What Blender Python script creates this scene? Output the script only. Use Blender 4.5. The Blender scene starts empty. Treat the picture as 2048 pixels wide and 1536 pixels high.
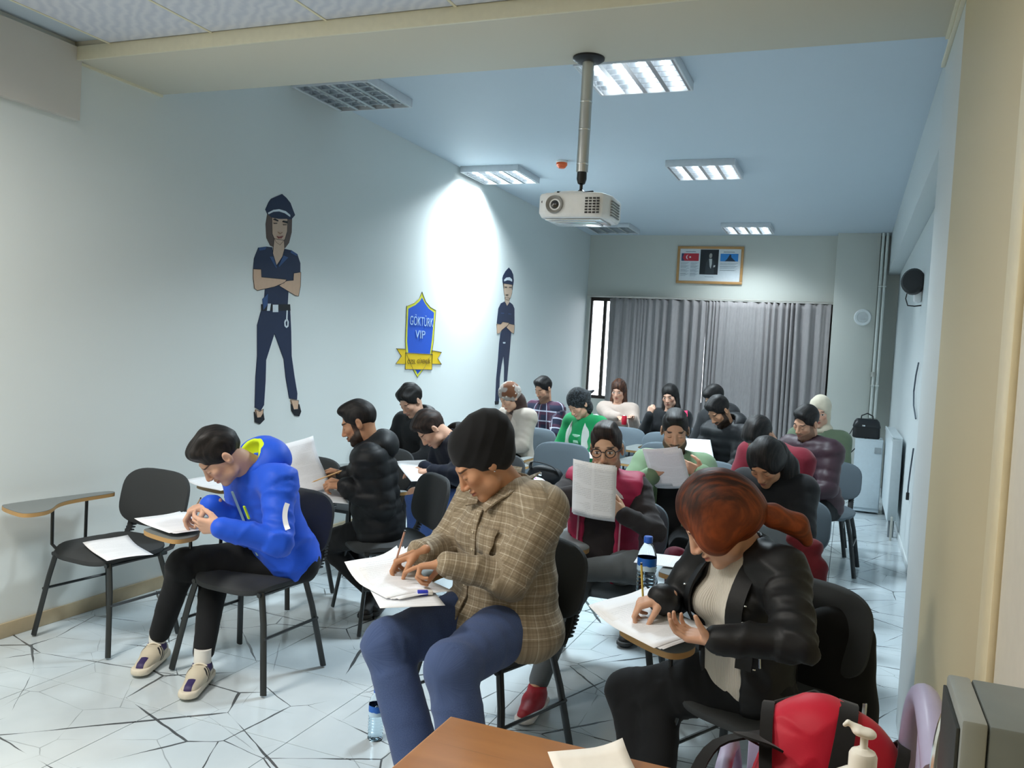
import bpy, bmesh, math, random
import numpy as np
from mathutils import Vector, Matrix
random.seed(7)
R = math.radians
S = bpy.context.scene
COL = S.collection
# ---------------------------------------------------------------- camera, world, lights, exposure
cam_d = bpy.data.cameras.new('camera'); cam = bpy.data.objects.new('camera', cam_d); COL.objects.link(cam)
S.camera = cam
cam_d.sensor_width = 36; cam_d.lens = 29.905; cam_d.clip_start = 0.05; cam_d.clip_end = 200
def _cam():
    yaw, pitch, roll = -0.376982, 0.039829, -0.056609
    cy, sy, cp, sp = math.cos(yaw), math.sin(yaw), math.cos(pitch), math.sin(pitch)
    F = Vector((sy*cp, cy*cp, -sp)); r = Vector((cy, -sy, 0)); d = F.cross(r)
    cr, sr = math.cos(roll), math.sin(roll)
    rt = r*cr + d*sr; dn = -r*sr + d*cr
    m = Matrix.Identity(4)
    for i in range(3):
        m[i][0] = rt[i]; m[i][1] = -dn[i]; m[i][2] = -F[i]
    m[0][3], m[1][3], m[2][3] = 0, 0, 1.5
    cam.matrix_world = m
_cam()
S.view_settings.view_transform = 'Standard'; S.view_settings.look = 'None'
S.view_settings.gamma = 1; S.view_settings.use_curve_mapping = False
S.view_settings.exposure = 0.32
S.cycles.max_bounces = 14; S.cycles.diffuse_bounces = 4; S.cycles.glossy_bounces = 3
S.cycles.transmission_bounces = 12; S.cycles.transparent_max_bounces = 10
S.cycles.caustics_reflective = False; S.cycles.caustics_refractive = False
S.cycles.use_denoising = True; S.cycles.sample_clamp_indirect = 6.0
W = bpy.data.worlds.new('sky'); S.world = W; W.use_nodes = True
W.node_tree.nodes['Background'].inputs[0].default_value = (0.86, 0.93, 1.0, 1)
W.node_tree.nodes['Background'].inputs[1].default_value = 7.0
def area(name, loc, w, h, power, col, spread=180, rot=(0, 0, 0)):
    d = bpy.data.lights.new(name, 'AREA'); d.shape = 'RECTANGLE'; d.size = w; d.size_y = h
    d.energy = power; d.color = col; d.spread = R(spread)
    o = bpy.data.objects.new(name, d); COL.objects.link(o); o.location = loc; o.rotation_euler = rot
    return o
COOL = (0.80, 0.93, 1.0); WARM = (1.0, 0.955, 0.88)
LAMPS = [(-3.32, 5.10, 0), (-1.33, 5.10, 1), (-3.32, 7.77, 1), (-1.33, 7.77, 1), (-3.1, 11.2, 0), (-1.33, 11.2, 1)]
for i, (x, y, on) in enumerate(LAMPS):
    if on: area('lamp_light', (x, y, 3.16), .52, .52, 58 if y < 6 else (76 if x < -3 else (36 if y < 9 else 20)), COOL, 142 if x < -3 else 128)
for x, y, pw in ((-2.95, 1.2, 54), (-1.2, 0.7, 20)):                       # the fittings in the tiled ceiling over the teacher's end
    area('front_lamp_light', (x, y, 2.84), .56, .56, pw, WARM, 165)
# ---------------------------------------------------------------- helpers
def tag(o, label=None, cat=None, group=None, kind=None):
    if label: o['label'] = label
    if cat: o['category'] = cat
    if group: o['group'] = group
    if kind: o['kind'] = kind
    return o
def empty(name, loc=(0, 0, 0), rz=0, label=None, cat=None, group=None, kind=None):
    o = bpy.data.objects.new(name, None); COL.objects.link(o); o.location = loc; o.rotation_euler = (0, 0, rz)
    o.empty_display_size = .05
    return tag(o, label, cat, group, kind)
def copy_tree(o, parent=None):
    c = o.copy(); COL.objects.link(c); c.parent = parent
    for ch in list(o.children): copy_tree(ch, c)
    return c
class NT:
    def __init__(s, name, col=(.8, .8, .8), rough=.6, metal=0, spec=.5, **kw):
        s.m = bpy.data.materials.new(name); s.m.use_nodes = True; s.t = s.m.node_tree
        s.b = s.t.nodes['Principled BSDF']
        s.b.inputs['Base Color'].default_value = (*col, 1); s.b.inputs['Roughness'].default_value = rough
        s.b.inputs['Metallic'].default_value = metal; s.b.inputs['Specular IOR Level'].default_value = spec
        for k, v in kw.items(): s.b.inputs[k.replace('_', ' ')].default_value = v
        s.m.diffuse_color = (*col, 1)
    def n(s, t, **kw):
        nd = s.t.nodes.new('ShaderNode' + t)
        for k, v in kw.items(): setattr(nd, k, v)
        return nd
    def put(s, sock, v):
        if v is None: return
        if hasattr(v, 'is_output') or hasattr(v, 'links'): s.t.links.new(v, sock)
        elif isinstance(v, (tuple, list)) and sock.type == 'RGBA': sock.default_value = (*v[:3], 1)
        else: sock.default_value = v
    def M(s, op, a, b=None, c=None, clamp=False):
        nd = s.n('Math', operation=op, use_clamp=clamp)
        for i, v in enumerate((a, b, c)):
            if v is not None: s.put(nd.inputs[i], v)
        return nd.outputs[0]
    def mix(s, f, a, b):
        nd = s.n('Mix', data_type='RGBA'); s.put(nd.inputs[0], f); s.put(nd.inputs[6], a); s.put(nd.inputs[7], b)
        return nd.outputs[2]
    def sm(s, v, lo, hi):
        nd = s.n('MapRange', interpolation_type='SMOOTHSTEP'); s.put(nd.inputs[0], v)
        nd.inputs[1].default_value = lo; nd.inputs[2].default_value = hi
        return nd.outputs[0]
    def attr(s, name):
        a = s.n('Attribute', attribute_name=name); x = s.n('SeparateXYZ'); s.t.links.new(a.outputs['Vector'], x.inputs[0])
        return a.outputs['Vector'], x.outputs[0], x.outputs[1], x.outputs[2]
    def pos(s, obj=False):
        v = s.n('TexCoord').outputs['Object'] if obj else s.n('NewGeometry').outputs['Position']
        x = s.n('SeparateXYZ'); s.t.links.new(v, x.inputs[0]); return v, x.outputs[0], x.outputs[1], x.outputs[2]
    def noise(s, vec, scale, detail=3, dist=0):
        nd = s.n('TexNoise'); s.put(nd.inputs['Vector'], vec); nd.inputs['Scale'].default_value = scale
        nd.inputs['Detail'].default_value = detail; nd.inputs['Distortion'].default_value = dist; return nd.outputs[0]
    def mapping(s, vec, scale=(1, 1, 1), rot=(0, 0, 0), loc=(0, 0, 0)):
        nd = s.n('Mapping'); s.put(nd.inputs[0], vec); nd.inputs['Scale'].default_value = scale
        nd.inputs['Rotation'].default_value = rot; nd.inputs['Location'].default_value = loc; return nd.outputs[0]
    def col(s, v): s.put(s.b.inputs['Base Color'], v); return s
    def bump(s, h, strength=.3, dist=.002):
        nd = s.n('Bump'); nd.inputs['Strength'].default_value = strength; nd.inputs['Distance'].default_value = dist
        s.put(nd.inputs['Height'], h); s.t.links.new(nd.outputs[0], s.b.inputs['Normal']); return s
def sc(h):                                                     # sRGB hex to linear
    c = [int(h[i:i+2], 16)/255 for i in (0, 2, 4)]
    return tuple((x/12.92 if x <= .04045 else ((x+.055)/1.055)**2.4) for x in c)
_mc = {}
def flat(name, hexc, rough=.6, metal=0, grain=.06, spec=.5):
    k = (name, hexc, rough, metal)
    if k not in _mc:
        c = sc(hexc); t = NT(name, c, rough, metal, spec)
        v, x, y, z = t.pos(True); f = t.noise(v, 35, 2)
        t.col(t.mix(f, tuple(max(0, q*(1-grain)) for q in c), tuple(min(1, q*(1+grain)) for q in c)))
        _mc[k] = t.m
    return _mc[k]
def emis(name, col, st):
    t = NT(name, (1, 1, 1)); t.b.inputs['Emission Color'].default_value = (*col, 1); t.b.inputs['Emission Strength'].default_value = st
    return t.m
def soften(pts, k=4):                                          # Catmull-Rom through the points
    P = [Vector(p) for p in pts]; out = []
    for i in range(len(P)-1):
        a, b, c, d = P[max(i-1, 0)], P[i], P[i+1], P[min(i+2, len(P)-1)]
        for j in range(k):
            t = j/k; out.append(.5*((2*b)+(c-a)*t+(2*a-5*b+4*c-d)*t*t+(3*b-a-3*c+d)*t**3))
    return out+[P[-1]]
class MB:
    def __init__(s): s.v = []; s.f = []; s.mi = []
    def add(s, vs, fs, m=0):
        o = len(s.v); s.v += [tuple(v) for v in vs]; s.f += [tuple(i+o for i in f) for f in fs]; s.mi += [m]*len(fs); return s
    def box(s, lo, hi, m=0):
        x0, y0, z0 = lo; x1, y1, z1 = hi
        return s.add([(x0,y0,z0),(x1,y0,z0),(x1,y1,z0),(x0,y1,z0),(x0,y0,z1),(x1,y0,z1),(x1,y1,z1),(x0,y1,z1)],
                     [(0,3,2,1),(4,5,6,7),(0,1,5,4),(1,2,6,5),(2,3,7,6),(3,0,4,7)], m)
    def loft(s, rings, cap=True, closed=True, m=0):
        n = len(rings[0]); vs = [p for r in rings for p in r]; fs = []
        for i in range(len(rings)-1):
            for j in range(n if closed else n-1):
                k = (j+1) % n; fs.append((i*n+j, i*n+k, (i+1)*n+k, (i+1)*n+j))
        if cap: fs += [tuple(range(n))[::-1], tuple(range((len(rings)-1)*n, len(rings)*n))]
        return s.add(vs, fs, m)
    def tube(s, pts, r, n=10, cap=True, m=0, closed=False, soft=0):
        if soft: pts = soften(pts, soft)
        P = [Vector(p) for p in pts]; rr = r if isinstance(r, (list, tuple)) else [r]*len(P)
        rings = []; up = None
        for i, p in enumerate(P):
            if closed: t = P[(i+1) % len(P)]-P[i-1]
            else: t = (P[min(i+1, len(P)-1)]-P[max(i-1, 0)])
            t.normalize()
            if up is None: up = Vector((0, 0, 1)) if abs(t.z) < .9 else Vector((1, 0, 0))
            a = t.cross(up)
            a = a.normalized() if a.length > 1e-5 else Vector((1, 0, 0)); b = a.cross(t).normalized(); up = b
            q = rr[i]; qa, qb = q if isinstance(q, (tuple, list)) else (q, q)
            rings.append([p+a*qa*math.cos(2*math.pi*k/n)+b*qb*math.sin(2*math.pi*k/n) for k in range(n)])
        if closed: rings.append(rings[0]); cap = False
        return s.loft(rings, cap, True, m)
    def lathe(s, prof, n=20, c=(0, 0, 0), m=0, cap=True):
        rings = [[(c[0]+r*math.cos(2*math.pi*k/n), c[1]+r*math.sin(2*math.pi*k/n), c[2]+z) for k in range(n)] for r, z in prof]
        return s.loft(rings, cap, True, m)
    def prism(s, poly, h, axis='z', o=0, m=0):
        def P(a, b, t): return (a, b, t) if axis == 'z' else ((t, a, b) if axis == 'x' else (a, t, b))
        n = len(poly); vs = [P(a, b, o) for a, b in poly]+[P(a, b, o+h) for a, b in poly]
        fs = [tuple(range(n))[::-1], tuple(range(n, 2*n))]+[(i, (i+1) % n, n+(i+1) % n, n+i) for i in range(n)]
        return s.add(vs, fs, m)
    def build(s, name, mats, parent=None, smooth=True, bevel=0, label=None, sub=0, angle=35):
        me = bpy.data.meshes.new(name); me.from_pydata(s.v, [], s.f)
        bm = bmesh.new(); bm.from_mesh(me)
        bmesh.ops.recalc_face_normals(bm, faces=bm.faces)
        if bevel:
            es = [e for e in bm.edges if len(e.link_faces) == 2 and e.calc_face_angle(0) > R(30)]
            bmesh.ops.bevel(bm, geom=es, offset=bevel, segments=2, profile=.5, affect='EDGES', clamp_overlap=True)
        bm.to_mesh(me); bm.free()
        for m in (mats if isinstance(mats, (list, tuple)) else [mats]): me.materials.append(m)
        if len(me.materials) > 1 and not bevel: me.polygons.foreach_set('material_index', s.mi)
        o = bpy.data.objects.new(name, me); COL.objects.link(o); o.parent = parent
        if smooth:
            me.polygons.foreach_set('use_smooth', [True]*len(me.polygons))
            if angle: 
                try: me.set_sharp_from_angle(angle=R(angle))
                except Exception: pass
        if sub:
            md = o.modifiers.new('sub', 'SUBSURF'); md.levels = sub; md.render_levels = sub
        if label: o['label'] = label
        return o
def rbox(name, lo, hi, mat, parent=None, bevel=.004, label=None):
    return MB().box(lo, hi).build(name, mat, parent, bevel=bevel, label=label)
def circ(n, rx, ry, c=(0, 0)): return [(c[0]+rx*math.cos(2*math.pi*k/n), c[1]+ry*math.sin(2*math.pi*k/n)) for k in range(n)]
def text(name, body, loc, rot, size, mat, parent, width=None, ext=.0008, label=None, bold=0):
    c = bpy.data.curves.new(name, 'FONT'); c.body = body; c.size = size; c.extrude = ext; c.offset = bold
    c.align_x = 'CENTER'; c.align_y = 'CENTER'
    o = bpy.data.objects.new(name, c); COL.objects.link(o); o.parent = parent; c.materials.append(mat)
    me = o.to_mesh(); me2 = me.copy(); me2.name = name; o.to_mesh_clear(); bpy.data.objects.remove(o)
    o = bpy.data.objects.new(name, me2); COL.objects.link(o); o.parent = parent; o.location = loc; o.rotation_euler = rot
    if width:
        xs = [v.co.x for v in me2.vertices]; w = max(xs)-min(xs)
        if w > 1e-4: o.scale = (width/w, 1, 1)
    if label: o['label'] = label
    return o
# ---------------------------------------------------------------- materials of the room
def mat_wall(name, hexc):
    t = NT(name, sc(hexc), .55, 0, .3); v, x, y, z = t.pos()
    f = t.noise(v, 1.3, 4); c = sc(hexc)
    t.col(t.mix(f, tuple(q*.965 for q in c), c)); t.bump(t.noise(v, 260, 2), .12, .001); return t.m
m_wall = mat_wall('wall paint', 'E0E6E4'); m_cream = mat_wall('plain cream', 'CFC09C'); m_white = mat_wall('plain white', 'D5DCDD')
m_ceil = mat_wall('ceiling paint', 'C9D6E0'); m_soffit = mat_wall('soffit paint', 'D6D2C2'); m_backw = mat_wall('back wall paint', 'D3D4CC')
m_trim = flat('pvc trim', 'E4DFC6', .4); m_skirt = flat('skirting tile', 'B3A487', .35); m_panel = mat_wall('boxing paint', 'D2CEC6')
def mat_marble():
    t = NT('marble tile', (.8, .83, .85), .13, 0, .5); v, x, y, z = t.pos()
    def vein(sc_, rot, w, seed, sx=1.0, jag=.012):
        w1 = t.n('TexNoise'); t.put(w1.inputs['Vector'], v); w1.inputs['Scale'].default_value = 9
        o = t.n('VectorMath', operation='MULTIPLY_ADD'); t.put(o.inputs[0], w1.outputs['Color']); o.inputs[1].default_value = (jag,)*3; t.put(o.inputs[2], v)
        mp = t.mapping(o.outputs[0], (sc_*sx, sc_, 0), (0, 0, rot), (seed, seed*1.7, 0))
        vo = t.n('TexVoronoi', feature='DISTANCE_TO_EDGE', voronoi_dimensions='2D'); t.put(vo.inputs['Vector'], mp); vo.inputs['Scale'].default_value = 1
        wn = t.noise(v, 2.3+seed*.1, 2); wd = t.M('MULTIPLY', t.sm(wn, .40, .66), w)
        return t.M('LESS_THAN', vo.outputs['Distance'], wd)
    a = vein(2.3, .5, .0135, 1.3); b = vein(1.5, -.9, .0075, 4.1, .55); c = vein(3.6, 1.4, .008, 8.2, .7)
    f = t.M('MAXIMUM', t.M('MAXIMUM', a, b), t.M('MULTIPLY', c, .45))
    base = t.mix(t.sm(t.noise(v, 1.7, 4), .3, .75), (.48, .55, .59), (.61, .675, .705))
    t.col(t.mix(t.M('MULTIPLY', f, .93), base, (.045, .05, .055))); return t.m
m_marble = mat_marble()
m_grout = flat('grout', '9AA0A0', .8)
def mat_wood(name, a, b, sx=1.2, sy=22, rough=.35):
    t = NT(name, sc(a), rough, 0, .4); v, x, y, z = t.pos(True)
    f = t.noise(t.mapping(v, (sx, sy, 4)), 1.6, 6, 1.2); g = t.noise(t.mapping(v, (sx*.6, sy*3, 4)), 3, 3)
    t.col(t.mix(t.M('MULTIPLY', t.sm(g, .66, .74), .5), t.mix(f, sc(a), sc(b)), sc('5C3A20'))); return t.m
XL, XR, XR2, YB, YF, ZC, ZF = -3.647, .283, .505, 12.0, -1.6, 3.24, 2.86
def struct(name, mb, m, parent=None, **kw):
    o = mb.build(name, m, parent, **kw)
    if parent is None: o['kind'] = 'structure'
    return o
# floor slab and 60 cm tiles
fl = struct('floor', MB().box((XL-.2, YF-.2, -.12), (XR2+.2, YB+.2, -.010)), m_grout, smooth=False)
proto = MB().box((.0015, .0015, -.0095), (.5985, .5985, 0)).build('floor_tile', m_marble, fl, bevel=.0012, smooth=False)
first = True
for i in range(7):
    for j in range(23):
        x, y = XL+.6*i, YF+.6*j
        o = proto if first else proto.copy()
        if not first: COL.objects.link(o)
        first = False; o.location = (x, y, 0)
struct('wall_left', MB().box((XL-.2, YF-.2, -.1), (XL, YB+.2, ZC+.2)), m_wall, smooth=False)
struct('wall_front', MB().box((XL, YF-.2, -.1), (XR+.3, YF, ZC+.2)), m_cream, smooth=False)
struct('wall_right', MB().box((XR, YF-.2, -.1), (XR2+.2, 3.30, ZC+.2)), m_cream, bevel=.004)
struct('wall_right', MB().box((XR, 3.302, -.1), (XR2+.2, 4.0, ZC+.2)), m_white, bevel=.012)  # the wall's last stretch up to its corner is bluish white, not cream
struct('wall_right', MB().box((XR2, 4.0, -.1), (XR2+.2, YB+.2, ZC+.2)), m_white, smooth=False)
wx0, wx1, wz0, wz1 = -3.60, -.27, .86, 2.34
struct('wall_back', MB().box((XL, YB, -.1), (wx0, YB+.2, ZC+.2)).box((wx1, YB, -.1), (XR2, YB+.2, ZC+.2))
       .box((wx0, YB, -.1), (wx1, YB+.2, wz0)).box((wx0, YB, wz1), (wx1, YB+.2, ZC+.2)), m_backw, smooth=False)
struct('wall_back', MB().box((-.262, 11.75, -.1), (.25, YB, ZC)), m_backw, bevel=.004)
struct('ceiling', MB().box((XL-.2, 3.6, ZC), (XR2+.2, YB+.2, ZC+.2)), m_ceil, smooth=False)
struct('trim_1', MB().box((XL, 3.12, 2.80), (XR, 3.69, ZC+.1)), m_soffit, bevel=.003)['label'] = 'wide plastered beam across the ceiling'
struct('trim_2', MB().box((XL, 3.105, 2.795), (XR, 3.119, 2.862)), m_trim, bevel=.002)
struct('trim_3', MB().box((XR-.016, 3.12, 2.782), (XR, 4.0, 2.80)).box((XR-.03, 3.12, 2.79), (XR-.016, 3.69, 2.80)), m_trim, bevel=.002)
struct('trim_4', MB().box((.37, 4.0, 2.74), (XR2, YB, ZC)), m_white, bevel=.004)
struct('trim_5', MB().box((XL, YF, 2.51), (XL+.035, 3.135, ZF)), [m_panel, flat('boxing underside', '8E7550', .8)], smooth=False)
struct('trim_6', MB().box((XL, 3.14, 2.788), (XL+.014, 3.69, 2.80)), m_trim, smooth=False)
struct('baseboard_left', MB().box((XL, YF, 0), (XL+.012, YB, .072)), m_skirt, bevel=.003)
struct('baseboard_back', MB().box((XL+.012, YB-.012, 0), (-.27, YB, .072)).box((-.262, 11.738, 0), (.25, 11.75, .072)), m_skirt, bevel=.003)
struct('baseboard_right', MB().box((XR2-.012, 4.0, 0), (XR2, YB, .06)), m_white, bevel=.003)
# tiled ceiling over the camera end: 61 cm panels in thin bars
mt = NT('ceiling panel', sc('D3D6DF'), .7); v, x, y, z = mt.pos()
wv = mt.n('TexWave', wave_type='BANDS', bands_direction='DIAGONAL'); mt.put(wv.inputs['Vector'], v); wv.inputs['Scale'].default_value = 9; wv.inputs['Distortion'].default_value = 6; wv.inputs['Detail'].default_value = 3
mt.col(mt.mix(wv.outputs[1], sc('D9DCE4'), sc('C9CEDA')))
cf = struct('ceiling', MB().box((XL-.2, YF-.2, ZF+.03), (XR+.2, 3.12, ZF+.2)), m_ceil, smooth=False)
tp = MB().box((.004, .004, 0), (.606, .606, .012)).build('ceiling_tile', mt.m, cf, bevel=.003, smooth=False)
gx = [-3.64+.61*k if k else XL for k in range(7)]
gx = [-2.79+.61*(k-1)-.61*0 for k in range(-0, 6)]
k0 = True
for i in range(-1, 5):
    for j in range(8):
        o = tp if k0 else tp.copy()
        if not k0: COL.objects.link(o)
        k0 = False; o.location = (-2.79+.613*i-.003, 3.105-.61*(j+1), ZF)
bars = MB()
for i in range(-1, 6):
    x = -2.79+.613*i; bars.box((x-.006, YF, ZF-.003), (x+.006, 3.105, ZF+.012))
for j in range(1, 8): bars.box((XL, 3.105-.61*j-.006, ZF-.003), (XR, 3.105-.61*j+.006, ZF+.012))
bars.build('ceiling_bars', m_trim, cf, smooth=False)
# door in the right wall
dr = empty('door_1', (XR, 1.3, 0), kind='structure')
MB().box((XR-.02, 1.735, 0), (XR, 1.86, 2.15)).box((XR-.02, .80, 2.05), (XR, 1.735, 2.15)).build('door_frame', flat('door casing', 'DACDAB', .4), dr, bevel=.005).location = (-XR, -1.3, 0)
MB().box((XR-.008, .90, 0), (XR, 1.727, 2.04)).build('door_panel', flat('door leaf', 'D8D2C4', .4), dr, bevel=.003).location = (-XR, -1.3, 0)
# window behind the curtain
wn = empty('window_1', (wx0, YB+.06, wz0), kind='structure')
mf = flat('window frame', '3E342F', .5)
fr = MB()
for lo, hi in (((0, 0, 0), (3.33, .05, .05)), ((0, 0, 1.43), (3.33, .05, 1.48)), ((0, 0, .05), (.03, .05, 1.43)), ((3.28, 0, .05), (3.33, .05, 1.43))): fr.box(lo, hi)
for q in (.19, 1.12, 2.2): fr.box((q, 0, .05), (q+.05, .05, 1.43))
fr.build('window_frame', mf, wn, bevel=.004)
gl = NT('window glass', (1, 1, 1), .02); gl.b.inputs['Transmission Weight'].default_value = 1; gl.b.inputs['IOR'].default_value = 1.02
for a, b in ((.03, .19), (.24, 1.12), (1.17, 2.2), (2.25, 3.28)): MB().box((a, .02, .05), (b, .026, 1.43)).build('pane', gl.m, wn, smooth=False)
MB().box((0, -.05, -.02), (3.33, -.0, .005)).build('window_sill', flat('sill', 'CFCFC8'), wn, bevel=.003)
# bright overcast wall of the street outside is only the sky itself
# curtains with their rail
rl = empty('curtain_rail', (-3.62, 11.93, 2.345), label='thin pale curtain rail above the window', cat='curtain rail')
MB().box((0, -.015, 0), (3.37, .015, .02)).build('rail', flat('rail', 'B9B5AC', .5), rl, bevel=.003)
def curtain(x0, x1, label, seed, z0=.12, tilt=0):
    rnd = random.Random(seed); n = int((x1-x0)*110); xs = [i/n for i in range(n+1)]
    ph = [0]; 
    for i in range(n): ph.append(ph[-1]+(x1-x0)/n*2*math.pi/(.115+.05*math.sin(i*.061+seed)+.03*math.sin(i*.17+2*seed)))
    am = [.020+.016*math.sin(i*.045+seed*2) for i in range(n+1)]
    rows = 26; vs = []; fs = []
    for r in range(rows+1):
        t = r/rows; z = 2.335-(2.335-z0)*t
        for i in range(n+1):
            scal = .016*(1-abs(math.sin(ph[i]*.5)))*(1-t)**14
            a = am[i]*(1.0+.8*t)+.006*math.sin(ph[i]*2.3+t*2)
            dx = .01*math.sin(ph[i]+1)*t + tilt*t*(1-xs[i])
            vs.append((x0+(x1-x0)*xs[i]+dx, 11.93-.01*t+a*math.sin(ph[i]+.5*math.sin(t*3+i*.02)), z-scal))
    for r in range(rows):
        for i in range(n): fs.append((r*(n+1)+i, (r+1)*(n+1)+i, (r+1)*(n+1)+i+1, r*(n+1)+i+1))
    o = MB().add(vs, fs).build('curtain', m_curt, None, angle=0)
    md = o.modifiers.new('t', 'SOLIDIFY'); md.thickness = .003
    tag(o, label, 'curtain'); return o
t = NT('curtain cloth', sc('B4AFAF'), .75, 0, .3); v, x, y, z = t.pos()
f = t.noise(t.mapping(v, (60, 60, 14)), 1, 3); t.col(t.mix(f, sc('A39D9E'), sc('C2BCBB')))
t.b.inputs['Sheen Weight'].default_value = .3
tr = t.n('BsdfTranslucent'); tr.inputs[0].default_value = (*sc('B08E84'), 1); ms = t.n('MixShader'); ms.inputs[0].default_value = .22
t.t.links.new(t.b.outputs[0], ms.inputs[1]); t.t.links.new(tr.outputs[0], ms.inputs[2]); t.t.links.new(ms.outputs[0], t.t.nodes['Material Output'].inputs[0])
m_curt = t.m
curtain(-3.28, -1.90, 'grey pleated curtain at the window edge near the mural wall', 1.3, tilt=.0)
curtain(-1.90, -.285, 'grey pleated curtain at the window edge near the column', 4.4)
# ---------------------------------------------------------------- ceiling lamps
m_house = flat('lamp housing', 'D5DADF', .4); m_refl = NT('louvre metal', (.75, .78, .8), .22, 1).m
m_on = emis('tube lit', (.86, .95, 1.0), 14.0); m_dim = flat('tube unlit', 'DDE3E6', .3); m_pan = flat('reflector', 'C9CFD3', .3)
def lamp(x, y, on, label):
    r = empty('ceiling_lamp', (x, y, ZC), label=label, cat='ceiling light', group='louvred lamps on the ceiling')
    h = MB(); a = .3
    h.box((-a, -a, -.058), (a, -a+.014, 0)).box((-a, a-.014, -.058), (a, a, 0)).box((-a, -a+.014, -.058), (-a+.014, a-.014, 0)).box((a-.014, -a+.014, -.058), (a, a-.014, 0)).box((-a+.014, -a+.014, -.012), (a-.014, a-.014, -.002))
    h.build('housing', m_house, r, bevel=.002)
    w = .572/4
    for k in range(4):
        cx = -.286+w*(k+.5)
        MB().tube([(cx, -.275, -.028), (cx, .275, -.028)], .010, 8).build('tube', m_on if on else m_dim, r)
    for k in range(5):
        cx = -.286+w*k
        MB().loft([[(cx-.014, yy, -.056), (cx, yy, -.016), (cx+.014, yy, -.056)] for yy in (-.284, .284)]).build('reflector', m_refl, r, smooth=False)
    for j in range(1, 6):
        cy = -.286+.572/6*j
        for k in range(4):
            cx = -.286+w*k
            MB().loft([[(xx, cy-.004, -.055), (xx, cy, -.022), (xx, cy+.004, -.055)] for xx in (cx+.013, cx+w-.013)]).build('louvre_blade', m_refl, r, smooth=False)
    return r
LL = ['unlit louvred ceiling lamp close to the beam and the mural wall', 'brightest louvred ceiling lamp, beside the projector pole', 'louvred ceiling lamp casting a glow on the wall above the shield',
      'louvred ceiling lamp to the right of the projector in mid-ceiling', 'farthest ceiling lamp, mostly hidden behind the projector', 'small far louvred lamp above the framed poster']
for (x, y, on), lb in zip(LAMPS, LL): lamp(x, y, on, lb)
# ---------------------------------------------------------------- projector on its pole
m_pw = flat('projector white', 'F1F4F7', .35); m_blk = flat('black plastic', '15171A', .4); m_alu = NT('aluminium pole', (.62, .63, .62), .35, .9).m
pr = empty('projector', (-1.158, 3.62, 2.80), label='white projector hanging from a metal ceiling pole', cat='projector')
MB().lathe([(.0, 0), (.07, 0), (.07, -.008), (.055, -.018), (.03, -.022), (0, -.022)], 28).build('ceiling_flange', m_blk, pr)
MB().lathe([(.026, -.02), (.026, -.50), (0, -.50)], 24).build('pole', m_alu, pr)
for z in (-.19, -.31, -.46): MB().lathe([(.0265, z), (.0275, z-.002), (.0275, z-.005), (.0265, z-.007)], 24, cap=False).build('pole_joint', m_refl, pr)
MB().lathe([(.0, -.49), (.021, -.49), (.022, -.53), (.016, -.55), (.007, -.555), (.007, -.575), (.018, -.585), (.05, -.592), (.05, -.598), (0, -.598)], 20).build('swivel_joint', m_blk, pr)
arm = MB()
for ax, ay in ((-.085, -.07), (.075, -.07), (-.085, .07), (.075, .07)): arm.tube([(0, 0, -.592), (ax, ay, -.60), (ax, ay, -.612)], .006, 6)
arm.build('bracket', m_blk, pr)
bd = empty('x'); bpy.data.objects.remove(bd)
out = [(-.155, -.10), (-.12, -.125), (.10, -.125), (.135, -.11), (.16, -.03), (.155, .12), (-.155, .12)]
b = MB(); zt, zb = -.61, -.715
b.loft([[(x*.96, y*.96, zt) for x, y in out], [(x, y, zt-.012) for x, y in out], [(x, y, zb+.02) for x, y in out], [(x*.93, y*.93, zb) for x, y in out]])
body = b.build('projector_body', m_pw, pr, bevel=.004)
m_lens = NT('lens glass', (.02, .02, .025), .05, 0, .8).m
def zring(nm, prof, c, mat, par, n=28):
    o = MB().lathe(prof, n).build(nm, mat, par); o.rotation_euler = (R(90), 0, 0); o.location = c; return o
zring('lens_ring', [(.036, -.004), (.040, .006), (.037, .016), (.030, .012), (.024, .002), (.020, -.002)], (-.075, -.122, -.662), flat('lens ring', '9A9A98', .35), body)
zring('lens', [(0, -.006), (.020, -.003), (.021, .002), (.012, .006), (0, .008)], (-.075, -.122, -.662), m_lens, body)
v = MB()
for i in range(6):
    for j in range(4): v.box((.062+.017*j, -.1275, -.640-.012*i), (.062+.017*j+.012, -.1235, -.633-.012*i))
v.build('front_vent', m_blk, body, smooth=False)
v = MB()
for i in range(6): v.box((.155, -.05+.0*i, -.640-.012*i), (.1615, .07, -.634-.012*i))
v.build('side_vent', flat('vent grey', '7F8383', .5), body, smooth=False)
zring('sensor', [(0, .001), (.006, .001), (.006, -.004)], (-.135, -.112, -.648), m_blk, body, 14)
MB().box((-.13, -.08, -.722), (.12, .10, -.716)).box((-.10, -.05, -.726), (.09, .08, -.722)).build('base_plate', m_refl, body, bevel=.002)
MB().tube([(-.10, -.06, -.606), (-.02, -.06, -.603), (.03, -.06, -.606)], .012, 8).build('focus_ridge', m_pw, body)
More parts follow.
